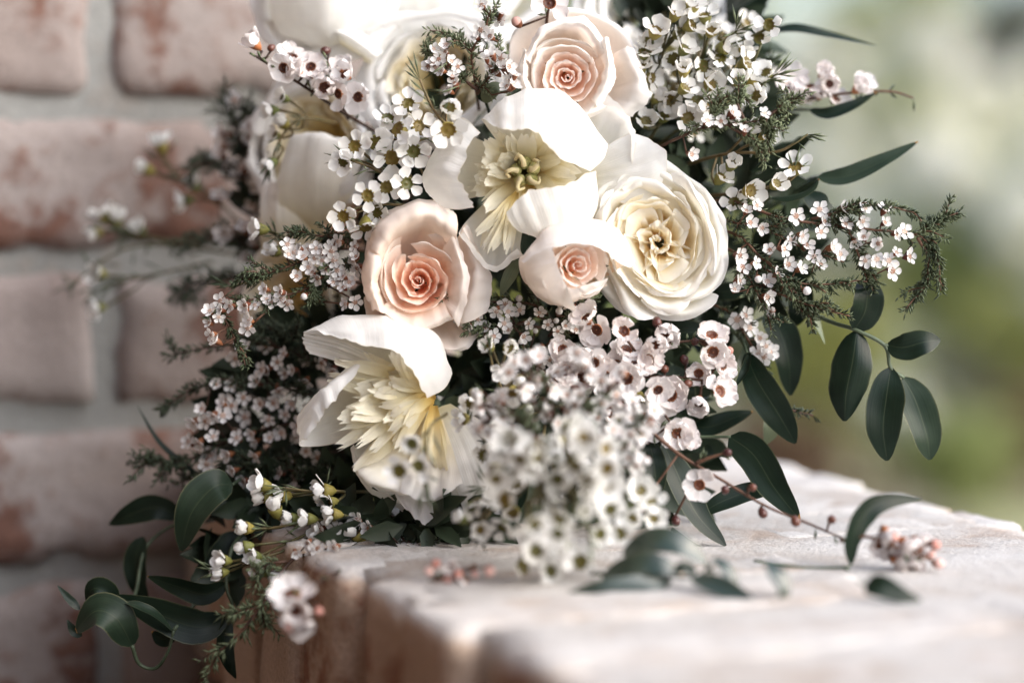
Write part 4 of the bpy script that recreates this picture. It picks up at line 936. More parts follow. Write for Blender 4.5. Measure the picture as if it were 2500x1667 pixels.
spray('blurred bluish green leaves lying on the ledge in front of the flower heap', (1420, 1420, -20), zl(1430), [
    ([(1520, 1352, -12), (1590, 1322, -4), (1665, 1330, -2), (1728, 1378, -6)], 74, {'face': (0, .75, 1), 'prof': (0.8, .6), 'mat': 'ruscus_gloss'}),
    ([(1470, 1408, -6), (1540, 1385, 2), (1610, 1380, 4), (1668, 1405, 2)], 70, {'face': (0, .8, 1), 'prof': (0.8, .6), 'mat': 'ruscus_gloss'}),
    ([(1640, 1418, 4), (1560, 1428, 10), (1460, 1440, 12), (1360, 1462, 10)], 54, {'mat': 'ruscus_gloss', 'face': (0, .6, 1), 'prof': (0.8, .65)}),
    ([(1690, 1408, 14), (1750, 1430, 22), (1810, 1462, 30), (1866, 1498, 36)], 62, {'mat': 'ruscus_gloss', 'face': (.1, .8, .9), 'prof': (0.7, .65)}),
    ([(1880, 1370, 22), (1896, 1400, 28), (1912, 1440, 30), (1905, 1485, 28)], 58, {'face': (.4, .8, .6), 'mat': 'ruscus_gloss'}),
    ([(1740, 1360, 8), (1770, 1385, 12), (1790, 1420, 14), (1800, 1450, 14)], 44, {'face': (.2, .9, .5), 'mat': 'ruscus_gloss'}),
    ([(1700, 1395, 6), (1670, 1385, 10), (1640, 1395, 10)], 34, {'face': (0, .5, 1)}),
], [[(1440, 1400, -20), (1560, 1400, -4), (1690, 1408, 12), (1740, 1380, 8)], [(1725, 1376, -4), (1740, 1400, 4), (1715, 1420, 8)]], r=0.0009)
spray('broad dark leaf pointing down to the ledge under the lower left peony', (1090, 1225, -30), 1.185, [
    ([(1110, 1235, -34), (1035, 1272, -24), (965, 1335, -8), (920, 1408, 6)], 112, {'face': (.25, .45, 1), 'prof': (0.85, .6)}),
    ([(1115, 1265, -30), (1140, 1310, -20), (1165, 1350, -10), (1200, 1380, -4)], 80, {'face': (-.3, .3, 1)}),
    ([(1200, 1120, -30), (1240, 1190, -26), (1250, 1260, -26)], 110, {'face': (0, .3, 1)}),
], [[(1160, 1150, -50), (1112, 1236, -34), (1116, 1266, -30)]])
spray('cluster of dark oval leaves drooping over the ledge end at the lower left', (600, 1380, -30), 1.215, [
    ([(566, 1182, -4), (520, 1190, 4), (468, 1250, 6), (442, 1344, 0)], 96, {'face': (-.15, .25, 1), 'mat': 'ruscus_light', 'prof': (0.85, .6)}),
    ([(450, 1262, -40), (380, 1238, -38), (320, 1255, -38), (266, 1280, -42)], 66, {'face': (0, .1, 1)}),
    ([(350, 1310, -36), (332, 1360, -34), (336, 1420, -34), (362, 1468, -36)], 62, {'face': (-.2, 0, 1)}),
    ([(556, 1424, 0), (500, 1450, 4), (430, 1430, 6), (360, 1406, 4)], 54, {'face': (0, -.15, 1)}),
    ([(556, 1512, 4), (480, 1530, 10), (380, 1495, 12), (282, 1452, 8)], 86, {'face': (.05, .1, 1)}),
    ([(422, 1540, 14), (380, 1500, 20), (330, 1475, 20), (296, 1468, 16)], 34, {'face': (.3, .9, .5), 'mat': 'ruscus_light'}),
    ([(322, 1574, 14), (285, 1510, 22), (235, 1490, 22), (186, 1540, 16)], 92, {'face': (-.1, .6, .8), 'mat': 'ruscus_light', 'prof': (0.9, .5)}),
    ([(285, 1500, 4), (262, 1450, 6), (228, 1436, 6), (210, 1470, 2)], 60, {'face': (-.2, .5, 1)}),
    ([(195, 1488, 4), (172, 1465, 4), (140, 1428, 2)], 22, {'face': (.3, .5, 1)}),
    ([(200, 1552, 4), (180, 1540, 4), (164, 1512, 4)], 24, {'face': (.3, .3, 1)}),
    ([(562, 1490, 2), (548, 1560, 6), (556, 1610, 6), (576, 1656, 4)], 44, {'face': (.5, 0, 1)}),
    ([(440, 1530, 2), (400, 1560, 0), (370, 1540, -2)], 40, {'face': (0, .2, 1)}),
    ([(600, 1310, -20), (560, 1340, -16), (500, 1380, -14)], 80, {'face': (.1, .2, 1)}),
], [[(620, 1280, -36), (570, 1330, -10), (552, 1424, 0), (568, 1480, 2), (558, 1512, 4)], [(322, 1574, 14), (340, 1620, 10), (380, 1630, 10), (410, 1590, 12), (424, 1538, 14)],
    [(424, 1538, 14), (480, 1470, -4), (560, 1400, -6)], [(290, 1500, 4), (330, 1450, -20), (360, 1330, -36), (470, 1260, -40), (600, 1230, -50)], [(600, 1160, -40), (568, 1182, -4)]], r=0.0011)
spray('small grey green leaf below the rolled lip of the middle peony', (1270, 640, -25), 1.20, [
    ([(1266, 634, 0), (1252, 660, 4), (1236, 690, 4), (1222, 724, 0)], 34, {'mat': 'sage', 'face': (-.2, .1, 1)})], [[(1300, 620, -30), (1266, 636, 0)]])
spray('folded green leaves beside the top sprig above the middle peony', (1200, 235, -20), 1.21, [
    ([(1180, 250, -4), (1195, 228, 2), (1215, 215, 3), (1238, 228, 0)], 40, {'mat': 'sage', 'face': (.3, .4, 1)}),
    ([(1190, 252, -6), (1180, 225, 0), (1192, 200, 2)], 34, {'mat': 'ruscus', 'face': (-.3, .2, 1)})], [[(1200, 290, -30), (1186, 250, -6)]])
spray('thin curved blade leaf reaching left over the shaded wall', (540, 1200, -20), 1.26, [
    ([(545, 1205, 0), (470, 1150, 4), (390, 1080, 4), (335, 990, 0)], 16, {'face': (.3, .6, 1)})], [[(640, 1240, -20), (548, 1206, 0)]])

# dense dark leaves that fill the inside of the bouquet
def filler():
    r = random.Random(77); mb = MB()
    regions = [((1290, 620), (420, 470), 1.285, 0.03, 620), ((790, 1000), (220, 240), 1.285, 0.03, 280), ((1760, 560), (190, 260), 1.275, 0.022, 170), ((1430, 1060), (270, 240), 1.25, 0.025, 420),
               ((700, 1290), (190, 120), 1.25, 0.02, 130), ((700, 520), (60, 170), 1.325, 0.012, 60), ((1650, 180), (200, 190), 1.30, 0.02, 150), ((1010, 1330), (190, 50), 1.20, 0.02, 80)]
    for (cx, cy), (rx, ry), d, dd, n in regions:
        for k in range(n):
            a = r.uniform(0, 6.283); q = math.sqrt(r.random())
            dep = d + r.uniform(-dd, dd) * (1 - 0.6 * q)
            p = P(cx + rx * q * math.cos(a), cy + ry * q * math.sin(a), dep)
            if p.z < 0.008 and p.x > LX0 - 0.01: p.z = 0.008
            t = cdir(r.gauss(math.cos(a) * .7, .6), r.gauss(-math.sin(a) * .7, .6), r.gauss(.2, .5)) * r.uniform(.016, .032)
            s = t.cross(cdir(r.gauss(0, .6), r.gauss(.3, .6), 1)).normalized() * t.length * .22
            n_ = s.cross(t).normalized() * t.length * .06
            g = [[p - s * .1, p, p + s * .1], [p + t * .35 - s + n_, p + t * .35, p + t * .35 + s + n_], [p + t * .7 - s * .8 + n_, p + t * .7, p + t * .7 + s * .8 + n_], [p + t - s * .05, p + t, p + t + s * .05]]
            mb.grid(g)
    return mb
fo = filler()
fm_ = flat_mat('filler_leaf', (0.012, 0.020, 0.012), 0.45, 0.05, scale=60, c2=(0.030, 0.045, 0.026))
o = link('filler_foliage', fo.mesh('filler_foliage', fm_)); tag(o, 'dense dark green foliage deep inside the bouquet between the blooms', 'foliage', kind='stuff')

# ------------------------------------------------------------------ small flowers on twigs
def round_petal(Ln, Wd, cupz, nl=6, nw=5, x0=0.0, ruffle=0.0, seed=0):
    g = []
    for j in range(nl):
        v = j / (nl - 1); w = Wd / 2 * (0.32 + 0.68 * math.sin(min(1, v * 1.02) * math.pi * 0.62)) * math.sqrt(max(0.06, 1 - (max(0, v - .45) / .56) ** 2))
        row = []
        for i in range(nw):
            u = i / (nw - 1) * 2 - 1
            row.append(V((x0 + Ln * v - Ln * .04 * u * u, u * w, cupz * (v * v * .5 + u * u * .45) + ruffle * math.sin(u * 6 + seed) * v)))
        g.append(row)
    return g
def disc_flower(cup_r, cup_d, nlobe=0):
    mb = MB()
    mb.lathe([(0.035, -cup_d), (cup_r * .62, -cup_d * .72), (cup_r * .92, -cup_d * .3), (cup_r * 1.06, 0.0), (cup_r * .94, 0.012), (cup_r * .75, -0.035), (cup_r * .35, -0.045), (0.0, -0.02)], 12, mis=[0, 0, 0, 0, 1, 1, 1])
    return mb
def stamen_mesh(cup_r, n, mat, dot=0.018, up=0.05, name='stamens', fil=False):
    mb = MB(); r = random.Random(4)
    for k in range(n):
        a = k * 2 * math.pi / n + r.uniform(-.1, .1); rad = cup_r * r.uniform(.80, 1.08); p = V((rad * math.cos(a), rad * math.sin(a), up * r.uniform(.5, 1.2)))
        mb.spindle(p - V((0, 0, dot)), p + V((0, 0, dot)), dot)
        mb.spindle(V((cup_r * .9 * math.cos(a), cup_r * .9 * math.sin(a), -.01)), p, dot * .3)
    mb.spindle(V((0, 0, -.02)), V((0, 0, 0.07)), 0.02)
    return mb.mesh(name, mat)
def gm(name, grid, mat):
    b = MB(); b.grid(grid); return b.mesh(name, mat)
WAXP = [gm('petal', round_petal(0.35, 0.43, cz, x0=0.0), M['wax']) for cz in (0.05, 0.12, 0.2)]
WAXC = disc_flower(0.21, 0.36).mesh('flower', [M['wax_green'], M['wax_disc']])
WAXS = stamen_mesh(0.19, 10, M['wax_stamen'])
TEAP = [gm('petal', round_petal(0.36, 0.52, cz, x0=0.0, ruffle=0.05, seed=s), M['tea']) for s, cz in enumerate((0.04, 0.10, 0.16))]
TEAC = disc_flower(0.16, 0.26).mesh('flower', [M['tea_rim'], M['tea_cup']])
TEAS = stamen_mesh(0.16, 14, M['tea_rim'], 0.012, 0.07)
def tiny_mesh(seed):
    r = random.Random(seed); mb = MB(); tilt = r.uniform(.1, .6)
    mb.lathe([(0.03, -.55), (.16, -.34), (.22, -.08), (.20, 0.0)], 7, mi=2)
    mb.lathe([(.20, 0.0), (.13, .05), (.05, .02), (0.0, .06)], 7, mi=1)
    for k in range(5):
        a = k * 1.2566 + r.uniform(-.12, .12); Mx = Matrix.Rotation(a, 4, 'Z') @ Matrix.Translation((.17, 0, 0.01)) @ Matrix.Rotation(-tilt * r.uniform(.6, 1.3), 4, 'Y')
        mb.grid([[Mx @ p for p in row] for row in round_petal(.40 * r.uniform(.85, 1.1), .44, .10, 5, 4)], 0)
    for k in range(6):
        a = k * 1.047; p = V((.12 * math.cos(a), .12 * math.sin(a), .14)); mb.spindle(V((.17 * math.cos(a), .17 * math.sin(a), .02)), p, .035, 0)
    return mb.mesh('flower', [M['tiny'], M['tiny_eye'], M['tiny_calyx']])
TINY = [tiny_mesh(s) for s in range(5)]
def ball(name, mats, c=0.35, top=0):
    mb = MB(); mb.lathe([(0.04, -.62), (.28, -.38), (.36, -.1), (.40, .02)], 9, mi=1); mb.lathe([(.40, .02), (.38, .2), (.27, .38), (.12, .47), (0, .49)], 9, mi=0)
    return mb.mesh(name, mats)
WAXB = ball('bud', [M['wax'], M['wax_green']]); TEAB = ball('bud', [M['tea_bud'], M['tea_bud']]); PINKB = ball('bud', [M['tea_pink'], M['tiny_calyx']]); TINYB = ball('bud', [M['tiny'], M['tiny_calyx']])

SR = random.Random(101)
def out_face(px, py, spread=0.45, out=0.55, tow=1.0):
    dx = (px - BC[0]) / 700; dy = -(py - BC[1]) / 600
    return cdir(dx * out + SR.gauss(0, spread), dy * out + 0.15 + SR.gauss(0, spread), tow)
def put_petal_flower(root, pos, f, size, cup, stam, petals, n, openv, layers=1, shape=None):
    q = f.to_track_quat('Z', 'Y').to_matrix().to_4x4()
    Mx = Matrix.Translation(pos - root.location) @ q @ Matrix.Rotation(SR.uniform(0, 6.28), 4, 'Z') @ Matrix.Diagonal((size * SR.uniform(.92, 1.08), size * SR.uniform(.92, 1.08), size, 1))
    fl = link('flower', cup, root, Mx)
    for ly in range(layers):
        for k in range(n):
            a = 2 * math.pi * (k + 0.5 * ly) / n + SR.uniform(-.1, .1); sc = SR.uniform(.88, 1.12) * (1 - .16 * ly)
            if SR.random() < .05: continue
            ti = openv + SR.uniform(-.28, .28) + .35 * ly
            link('petal', SR.choice(petals), fl, Matrix.Rotation(a, 4, 'Z') @ Matrix.Translation((0.185, 0, 0.0 + .01 * ly)) @ Matrix.Rotation(-ti, 4, 'Y') @ Matrix.Diagonal((sc, sc * SR.uniform(.9, 1.1), sc, 1)))
    link('stamens', stam, fl)
    return fl
def nearest(pl, p):
    return min(pl, key=lambda q: (q - p).length)
def needles_on(mb, pts, ln, rad, per=3, start=0.0, spread=1.0, both=False):
    n = len(pts)
    for i in range(int(n * start), n):
        t = (pts[min(i + 1, n - 1)] - pts[max(i - 1, 0)])
        if t.length < 1e-9: continue
        t.normalize(); a = t.cross(V((.3, .4, .8))).normalized(); c = t.cross(a)
        for k in range(per):
            g = SR.uniform(0, 6.283); o = (a * math.cos(g) + c * math.sin(g)) * spread + t * SR.uniform(.5, 1.2)
            l = ln * SR.uniform(.6, 1.15); p = pts[i] + t * SR.uniform(-.002, .002)
            mb.spindle(p, p + o.normalized() * l, rad, 0, .55)

WS, TS, HS = 1.18, 1.16, 1.14
def wax_sprig(label, D, paths, flowers, size=72, face=None, openv=0.35, leaves=10, buds=(), spread=.4, group='white wax flower sprigs', leaf_ln=60, tow=1.0, name='wax_flower_sprig'):
    P0 = paths[0][0]; root = thing(name, label, 'wax flowers', P(P0[0], P0[1], D - P0[2] / 1000), group)
    st = MB(); nd = MB(); allp = []
    for pa in paths:
        c = curve([P(x, y, D - z / 1000) - root.location for x, y, z in pa], 8 * len(pa)); allp += c
        st.tube(c, 0.0009, 0.0005, 6)
        for k in range(leaves):
            i = SR.randrange(len(c) // 3, len(c)); t = (c[min(i + 1, len(c) - 1)] - c[i - 1]).normalized()
            o = (t * .9 + V((SR.gauss(0, .6), SR.gauss(0, .6), SR.gauss(0, .6)))).normalized()
            l = PX(leaf_ln) * SR.uniform(.6, 1.2); e = c[i] + o * l + V((0, 0, -l * .08))
            nd.spindle(c[i], e, PX(3.4), 0, .6)
        for k in range(5):                               # tuft of needle leaves at the tip
            t = (c[-1] - c[-4]).normalized(); o = (t + V((SR.gauss(0, .5), SR.gauss(0, .5), SR.gauss(0, .5)))).normalized(); nd.spindle(c[-1 - k % 3], c[-1 - k % 3] + o * PX(leaf_ln) * SR.uniform(.6, 1.1), PX(3.4), 0, .6)
    for fl in flowers:
        px, py = fl[0], fl[1]; dz = fl[2] if len(fl) > 2 and fl[2] is not None else SR.uniform(-6, 6)
        f = cdir(*fl[3]) if len(fl) > 3 else (cdir(face[0] + SR.gauss(0, spread * .6), face[1] + SR.gauss(0, spread * .6), face[2] + SR.gauss(0, spread * .4)) if face else out_face(px, py, spread, tow=tow))
        s = PX(size * WS * SR.uniform(.85, 1.12), D); p = P(px, py, D - dz / 1000)
        ov = openv + SR.choice((-.25, -.1, 0, .1, .3, .3, .75))
        put_petal_flower(root, p, f, s, WAXC, WAXS, WAXP, 5, ov)
        b = p - f * s * .34 - root.location; q = nearest(allp, b + (b - allp[0]) * -.25)
        st.tube(curve([q, q.lerp(b, .5) - f * .004, b], 6), 0.0005, 0.0008, 5)
    for bu in buds:
        p = P(bu[0], bu[1], D - (bu[2] if len(bu) > 2 else 0) / 1000); f = out_face(bu[0], bu[1], .6)
        link('bud', WAXB, root, axis_matrix(p - root.location, f) @ Matrix.Scale(PX(size * .62, D), 4))
        b = p - f * PX(size * .35) - root.location; st.tube(curve([nearest(allp, b), b], 4), .0005, .0006, 5)
    link('stem', st.mesh('stem', M['twig_green']), root)
    o = link('needle_leaves', nd.mesh('needle_leaves', M['needle']), root); o['kind'] = 'stuff'
    return root
def tea_sprig(label, D, paths, flowers, size=78, buds=(), pink=(), face=None, leaves=14, group='brown-eyed tea tree sprigs', openv=.25, spread=.45, r=0.0010, layers=2, name='tea_tree_sprig'):
    P0 = paths[0][0]; root = thing(name, label, 'tea tree', P(P0[0], P0[1], D - P0[2] / 1000), group)
    st = MB(); nd = MB(); allp = []
    for pa in paths:
        c = curve([P(x, y, D - z / 1000) - root.location for x, y, z in pa], 8 * len(pa)); allp += c
        st.tube(c, r, r * .55, 6)
        for k in range(leaves):
            i = SR.randrange(1, len(c)); t = (c[min(i + 1, len(c) - 1)] - c[i - 1]).normalized(); o = (t * .7 + V((SR.gauss(0, .7), SR.gauss(0, .7), SR.gauss(0, .7)))).normalized()
            nd.spindle(c[i], c[i] + o * PX(34) * SR.uniform(.6, 1.2), PX(4.5), 0, .6)
    for fl in flowers:
        px, py = fl[0], fl[1]; dz = fl[2] if len(fl) > 2 and fl[2] is not None else SR.uniform(-5, 7)
        f = cdir(*fl[3]) if len(fl) > 3 else (cdir(face[0] + SR.gauss(0, .3), face[1] + SR.gauss(0, .3), face[2]) if face else out_face(px, py, spread))
        s = PX(size * TS * SR.uniform(.85, 1.12), D); p = P(px, py, D - dz / 1000)
        put_petal_flower(root, p, f, s, TEAC, TEAS, TEAP, 6, openv + SR.choice((-.1, 0, .2, .45, .8)), SR.choice((1, layers, layers)))
        b = p - f * s * .3 - root.location; st.tube(curve([nearest(allp, b), b], 5), .0006, .0008, 5)
    for lst, me, sc in ((buds, TEAB, 27), (pink, PINKB, 32)):
        for bu in lst:
            p = P(bu[0], bu[1], D - (bu[2] if len(bu) > 2 else SR.uniform(-2, 6)) / 1000); f = out_face(bu[0], bu[1], .6)
            link('bud', me, root, axis_matrix(p - root.location, f) @ Matrix.Scale(PX(sc * SR.uniform(.8, 1.15), D), 4))
            b = p - f * PX(sc * .5) - root.location; st.tube(curve([nearest(allp, b), b], 4), .0005, .0007, 5)
    link('stem', st.mesh('stem', M['twig']), root)
    if nd.v:
        o = link('leaflets', nd.mesh('leaflets', M['needle']), root); o['kind'] = 'stuff'
    return root
def heath_sprig(label, D, paths, flowers, size=33, needle=24, per=4, start=0.15, mat='needle', face=None, group='tiny white heath sprigs', r=0.0009, extra=0, ell=None, buds=0, tow=1.0, name='heath_sprig', side=6, spread=.5):
    P0 = paths[0][0]; root = thing(name, label, 'heath', P(P0[0], P0[1], D - P0[2] / 1000), group)
    st = MB(); nd = MB(); allp = []
    for pa in paths:
        n = 11 * len(pa)
        c = curve([P(x, y, D - z / 1000) - root.location for x, y, z in pa], n); allp += c
        st.tube(c, r, r * .4, 6); needles_on(nd, c, PX(needle, D), PX(3.0, D), max(2, per - 2), start)
        for k in range(side):                           # short side twigs with tufts
            i = SR.randrange(int(n * start), n); t = (c[min(i + 1, n - 1)] - c[i - 1]).normalized()
            o = (t * .8 + V((SR.gauss(0, .6), SR.gauss(0, .6), SR.gauss(0, .6)))).normalized(); ln = PX(SR.uniform(28, 60), D)
            cc = curve([c[i], c[i] + o * ln * .5 + V((0, 0, .001)), c[i] + o * ln], 7); st.tube(cc, r * .5, r * .3, 5); needles_on(nd, cc, PX(needle * .95, D), PX(3.0, D), max(2, per - 1), .1); allp += cc
    fl = [(a[0], a[1], a[2] if len(a) > 2 else SR.uniform(2, 9)) for a in flowers]
    for k in range(extra):
        if ell:
            a = SR.uniform(0, 6.283); q = math.sqrt(SR.random()); fl.append((ell[0] + ell[2] * q * math.cos(a), ell[1] + ell[3] * q * math.sin(a), SR.uniform(-10, 10)))
    for px, py, dz in fl:
        f = cdir(face[0] + SR.gauss(0, .4), face[1] + SR.gauss(0, .4), face[2]) if face else out_face(px, py, spread, tow=tow)
        s = PX(size * HS * SR.uniform(.8, 1.15), D); p = P(px, py, D - dz / 1000)
        bud = SR.random() < buds
        link('bud' if bud else 'flower', TINYB if bud else SR.choice(TINY), root, axis_matrix(p - root.location, f, SR.uniform(0, 6)) @ Matrix.Scale(s * (.6 if bud else 1), 4))
        b = p - f * s * .5 - root.location; st.tube([nearest(allp, b), b], .0004, .0005, 4)
    link('stem', st.mesh('stem', M['twig']), root)
    o = link('needle_leaves', nd.mesh('needle_leaves', M[mat]), root); o['kind'] = 'stuff'
    return root
def zz(pts, ox, oy, s): return [(ox + p[0] / s, oy + p[1] / s) + tuple(p[2:]) for p in pts]
def scatter(n, cx, cy, rx, ry, z0, z1):
    o = []
    for k in range(n):
        a = SR.uniform(0, 6.283); q = math.sqrt(SR.random()); o.append((cx + rx * q * math.cos(a), cy + ry * q * math.sin(a), SR.uniform(z0, z1)))
    return o

# ---- wax flowers
wax_sprig('sharp white wax flower sprig with green eyes above the peach rose', 1.19,
    [[(1120, 470, -50), (1060, 440, -14), (960, 430, -6), (895, 405, 0), (850, 390, 2)], [(1100, 300, -30), (1060, 330, -8), (1000, 350, -4), (960, 360, 0)], [(1090, 480, -40), (1010, 500, -12), (930, 500, -4), (870, 520, 0)]],
    [(971, 315, 6), (947, 288, 0), (997, 253, 0, (-.1, .6, 1)), (1022, 308, 2), (867, 358, 6, (-.25, .1, 1)), (919, 349, 3, (.05, -.5, 1)), (958, 384, 4, (0, -.6, 1)), (1009, 370, 5, (.2, -.3, 1)), (839, 395, 5, (-.4, -.4, 1)),
     (898, 478, 8, (-.2, .1, 1)), (944, 457, 4, (.1, -.4, 1)), (993, 448, 6, (.5, -.1, 1)), (839, 528, 5, (-.1, -.4, 1)), (893, 556, 2, (.1, -1, .5)), (922, 520, -4)], size=78, openv=.15, leaves=7, leaf_ln=58)
wax_sprig('slim green wax flower twig with two blooms in front of the upper left peony', 1.18,
    [[(1130, 330, -30), (1085, 300, -6), (1060, 270, 4), (1042, 235, 6), (1025, 195, 6)]], [(1096, 262, 4, (.2, -.1, 1)), (1094, 318, 8, (.1, -.35, 1))], size=78, leaves=9, leaf_ln=80)
w2 = zz([(650, 110), (500, 500, 12), (510, 350, 6), (510, 630, 10), (220, 370), (760, 420), (890, 580, 8), (955, 450), (1020, 690, 8), (1090, 520), (530, 850, 4), (230, 870, -4), (360, 830, -4), (650, 540), (700, 600), (1040, 270), (800, 340), (560, 40), (480, 240), (300, 220), (270, 560), (310, 700), (400, 720),
     (1110, 180), (640, 480), (700, 780), (600, 720), (820, 720), (930, 350), (420, 430), (180, 480), (560, 180), (700, 220), (440, 100), (980, 560), (250, 300)], 1500, 0, 2.94)
wax_sprig('thick spray of white wax flowers at the upper right of the bouquet', 1.215, [[(1560, 380, -50), (1620, 290, -20), (1690, 200, -8), (1760, 110, 0), (1800, 75, 6)], [(1600, 360, -50), (1720, 270, -16), (1840, 210, -4), (1900, 180, 0)], [(1540, 300, -50), (1600, 180, -20), (1640, 80, -10), (1690, 10, -6)]], w2, size=68, openv=.45, leaves=12, spread=.5, leaf_ln=70)
wax_sprig('loose right hand wax flowers above the heath sprig, with a forked green tip', 1.205, [[(1680, 400, -50), (1780, 375, -10), (1890, 372, 0), (1940, 350, 4), (1972, 328, 4)], [(1720, 480, -50), (1800, 470, -12), (1900, 450, -2), (1940, 420, 0)]],
    zz([(840, 1180), (770, 1270), (980, 1370, 6), (1165, 1320, 8), (1300, 1200, 4), (860, 1450), (1090, 980, 6), (980, 925)], 1500, 0, 2.94), size=70, leaves=7, openv=.55, leaf_ln=62)
w4 = [(1192, 847, 20), (1243, 850, 20), (1231, 904, 24), (1129, 1022, 30), (1150, 985, 24), (1559, 974, 14), (1180, 1111, 36), (1210, 1062, 36)]
wax_sprig('wax flowers climbing between the peach rose and the tea tree flowers', 1.175, [[(1260, 1080, -20), (1240, 990, 0), (1205, 900, 8), (1195, 850, 12)], [(1250, 1100, -10), (1190, 1080, 10), (1140, 1030, 14)]], [(a, b, c - 14) for a, b, c in w4], size=62, openv=.55, leaves=6, leaf_ln=50)
wax_sprig('three blurred wax flowers hanging in front of the lower left peony', 1.115, [[(1090, 1010, -40), (1052, 1040, 0), (1040, 1100, 0), (1035, 1190, 0)]], [(1005, 1083, 4, (-.2, 0, 1)), (1024, 1137, 6, (-.1, -.1, 1)), (974, 1149, 8, (-.3, -.1, 1))], size=66, leaves=8, openv=.3, leaf_ln=70)
w4b = [(1469, 1147, 0), (1421, 1249, 0), (1491, 1245, -20), (1545, 1265, -40), (1596, 1265, -50), (1564, 1198, -45), (1513, 1303, -30), (1465, 1303, -25), (1370, 1332, -10), (1309, 1344, -10), (1418, 1370, -20), (1277, 1383, -25), (1344, 1392, -25), (1478, 1096, -10), (1590, 1220, -50), (1540, 1225, -45)]
wax_sprig('blurred heap of wax flowers spilling onto the ledge at the bottom centre', 1.06, [[(1400, 1060, -90), (1410, 1140, -40), (1430, 1230, -15), (1440, 1330, -20)], [(1380, 1080, -90), (1330, 1200, -20), (1320, 1310, -15)], [(1420, 1080, -100), (1500, 1180, -45), (1580, 1240, -55)]], w4b, size=76, openv=.5, leaves=8, face=(.1, .15, 1), leaf_ln=60)
wax_sprig('most blurred wax flowers, nearest the camera at the bottom centre', 1.075, [[(1330, 1040, -120), (1320, 1120, -40), (1310, 1220, 0), (1300, 1300, -10)], [(1350, 1060, -120), (1390, 1150, -20), (1400, 1230, 0)]], scatter(38, 1345, 1165, 145, 140, -25, 30), size=76, openv=.6, leaves=8, leaf_ln=50)
wax_sprig('wax flowers at the left foot of the flower heap, under the lower left peony', 1.12, [[(1240, 1180, -60), (1200, 1240, -10), (1170, 1290, 0)]], [(1252, 1252, 0), (1226, 1287, 4), (1172, 1293, 4), (1204, 1226, -6, (-.1, .8, .7)), (1124, 1265, 0, (-.6, .5, .4)), (1150, 1240, -4)], size=62, openv=.5, leaves=5)
w5 = zz([(1490, 230), (1500, 310), (1620, 300), (1580, 390), (1910, 270), (1950, 350), (1970, 430), (1690, 460), (1800, 460), (1380, 520, 8), (1370, 650, 8), (1440, 710, 8), (1860, 570), (1490, 810, 10), (1230, 740, 10), (1210, 820, 8), (2130, 560), (1600, 870, 8)], 100, 1100, 2.765)
wax_sprig('wax flowers in shade pointing left under the lower left peony', 1.185, [[(920, 1230, -40), (800, 1280, -6), (690, 1330, 2), (600, 1370, 6), (520, 1395, 8)], [(900, 1200, -40), (780, 1200, -6), (690, 1190, 0)], [(860, 1230, -30), (760, 1270, 0), (650, 1290, 4)]], w5, size=66, face=(-.85, .1, .35), openv=.95, leaves=7, leaf_ln=66, spread=.4)
wax_sprig('pair of wax flowers pointing left beside the left heath sprig', 1.23, [[(760, 610, -30), (700, 590, -6), (672, 575, 0)], [(760, 640, -30), (690, 660, 0), (640, 672, 2), (600, 690, 2), (560, 700, 2)]], [(632, 560, 4, (-1, .1, .3)), (668, 612, 0, (-.5, .3, .7))], size=64, openv=.85, leaves=6, leaf_ln=70)
wax_sprig('blurred wax flowers reaching far left over the brick wall', 1.345, [[(700, 640, -10), (560, 620, 0), (420, 600, 6), (300, 610, 8), (180, 690, 8)], [(600, 560, -10), (520, 480, 0), (430, 430, 4), (390, 380, 4)], [(480, 600, -6), (330, 570, 4), (260, 540, 6)], [(520, 640, -6), (380, 670, 4), (250, 700, 6)]],
    [(392, 352, 6, (-.2, 1, .3)), (355, 412, 4, (-.8, .4, .2)), (470, 452, 4, (-.5, .6, .4)), (450, 490, 2, (-.9, -.2, .3)), (252, 525, 6, (-.4, .8, .4)), (285, 535, 4, (.2, .8, .4)), (240, 668, 8, (-.7, .2, .6)), (238, 752, 6, (-.8, -.2, .5)), (230, 570, 0, (-.6, -.2, .5)), (340, 560, 0, (-.4, .5, .5))], size=66, openv=.7, leaves=16, leaf_ln=80)
wax_sprig('blurred wax flowers in front of the deep left cream peony', 1.25, [[(820, 300, -20), (740, 290, 0), (690, 330, 4), (660, 400, 4)]], [(690, 240, 4, (-.7, .2, .5)), (660, 270, 4, (-.8, -.1, .5)), (690, 300, 4, (-.5, .5, .5)), (672, 330, 2, (-.7, .3, .5)), (660, 400, 4, (-.6, -.4, .6))], size=54, openv=.9, leaves=8)

wax_sprig('blurred wax flowers deep behind the thick upper right spray', 1.262, [[(1560, 330, -30), (1640, 220, 0), (1740, 90, 4)], [(1600, 330, -30), (1760, 230, 0), (1880, 150, 4)]], scatter(32, 1700, 160, 190, 160, -8, 8), size=66, openv=.4, leaves=10)
wax_sprig('wax flowers and buds in the gap between the lower left peony and the bottom heap', 1.15, [[(1300, 1100, -30), (1240, 1060, 0), (1190, 980, 4)], [(1300, 1120, -30), (1240, 1160, 0), (1180, 1190, 6)]], [(1205, 985), (1225, 1020), (1250, 960), (1258, 1180, 6)], buds=[(1270, 930), (1290, 1000), (1160, 960), (1240, 1085)], size=58, openv=.5, leaves=6)

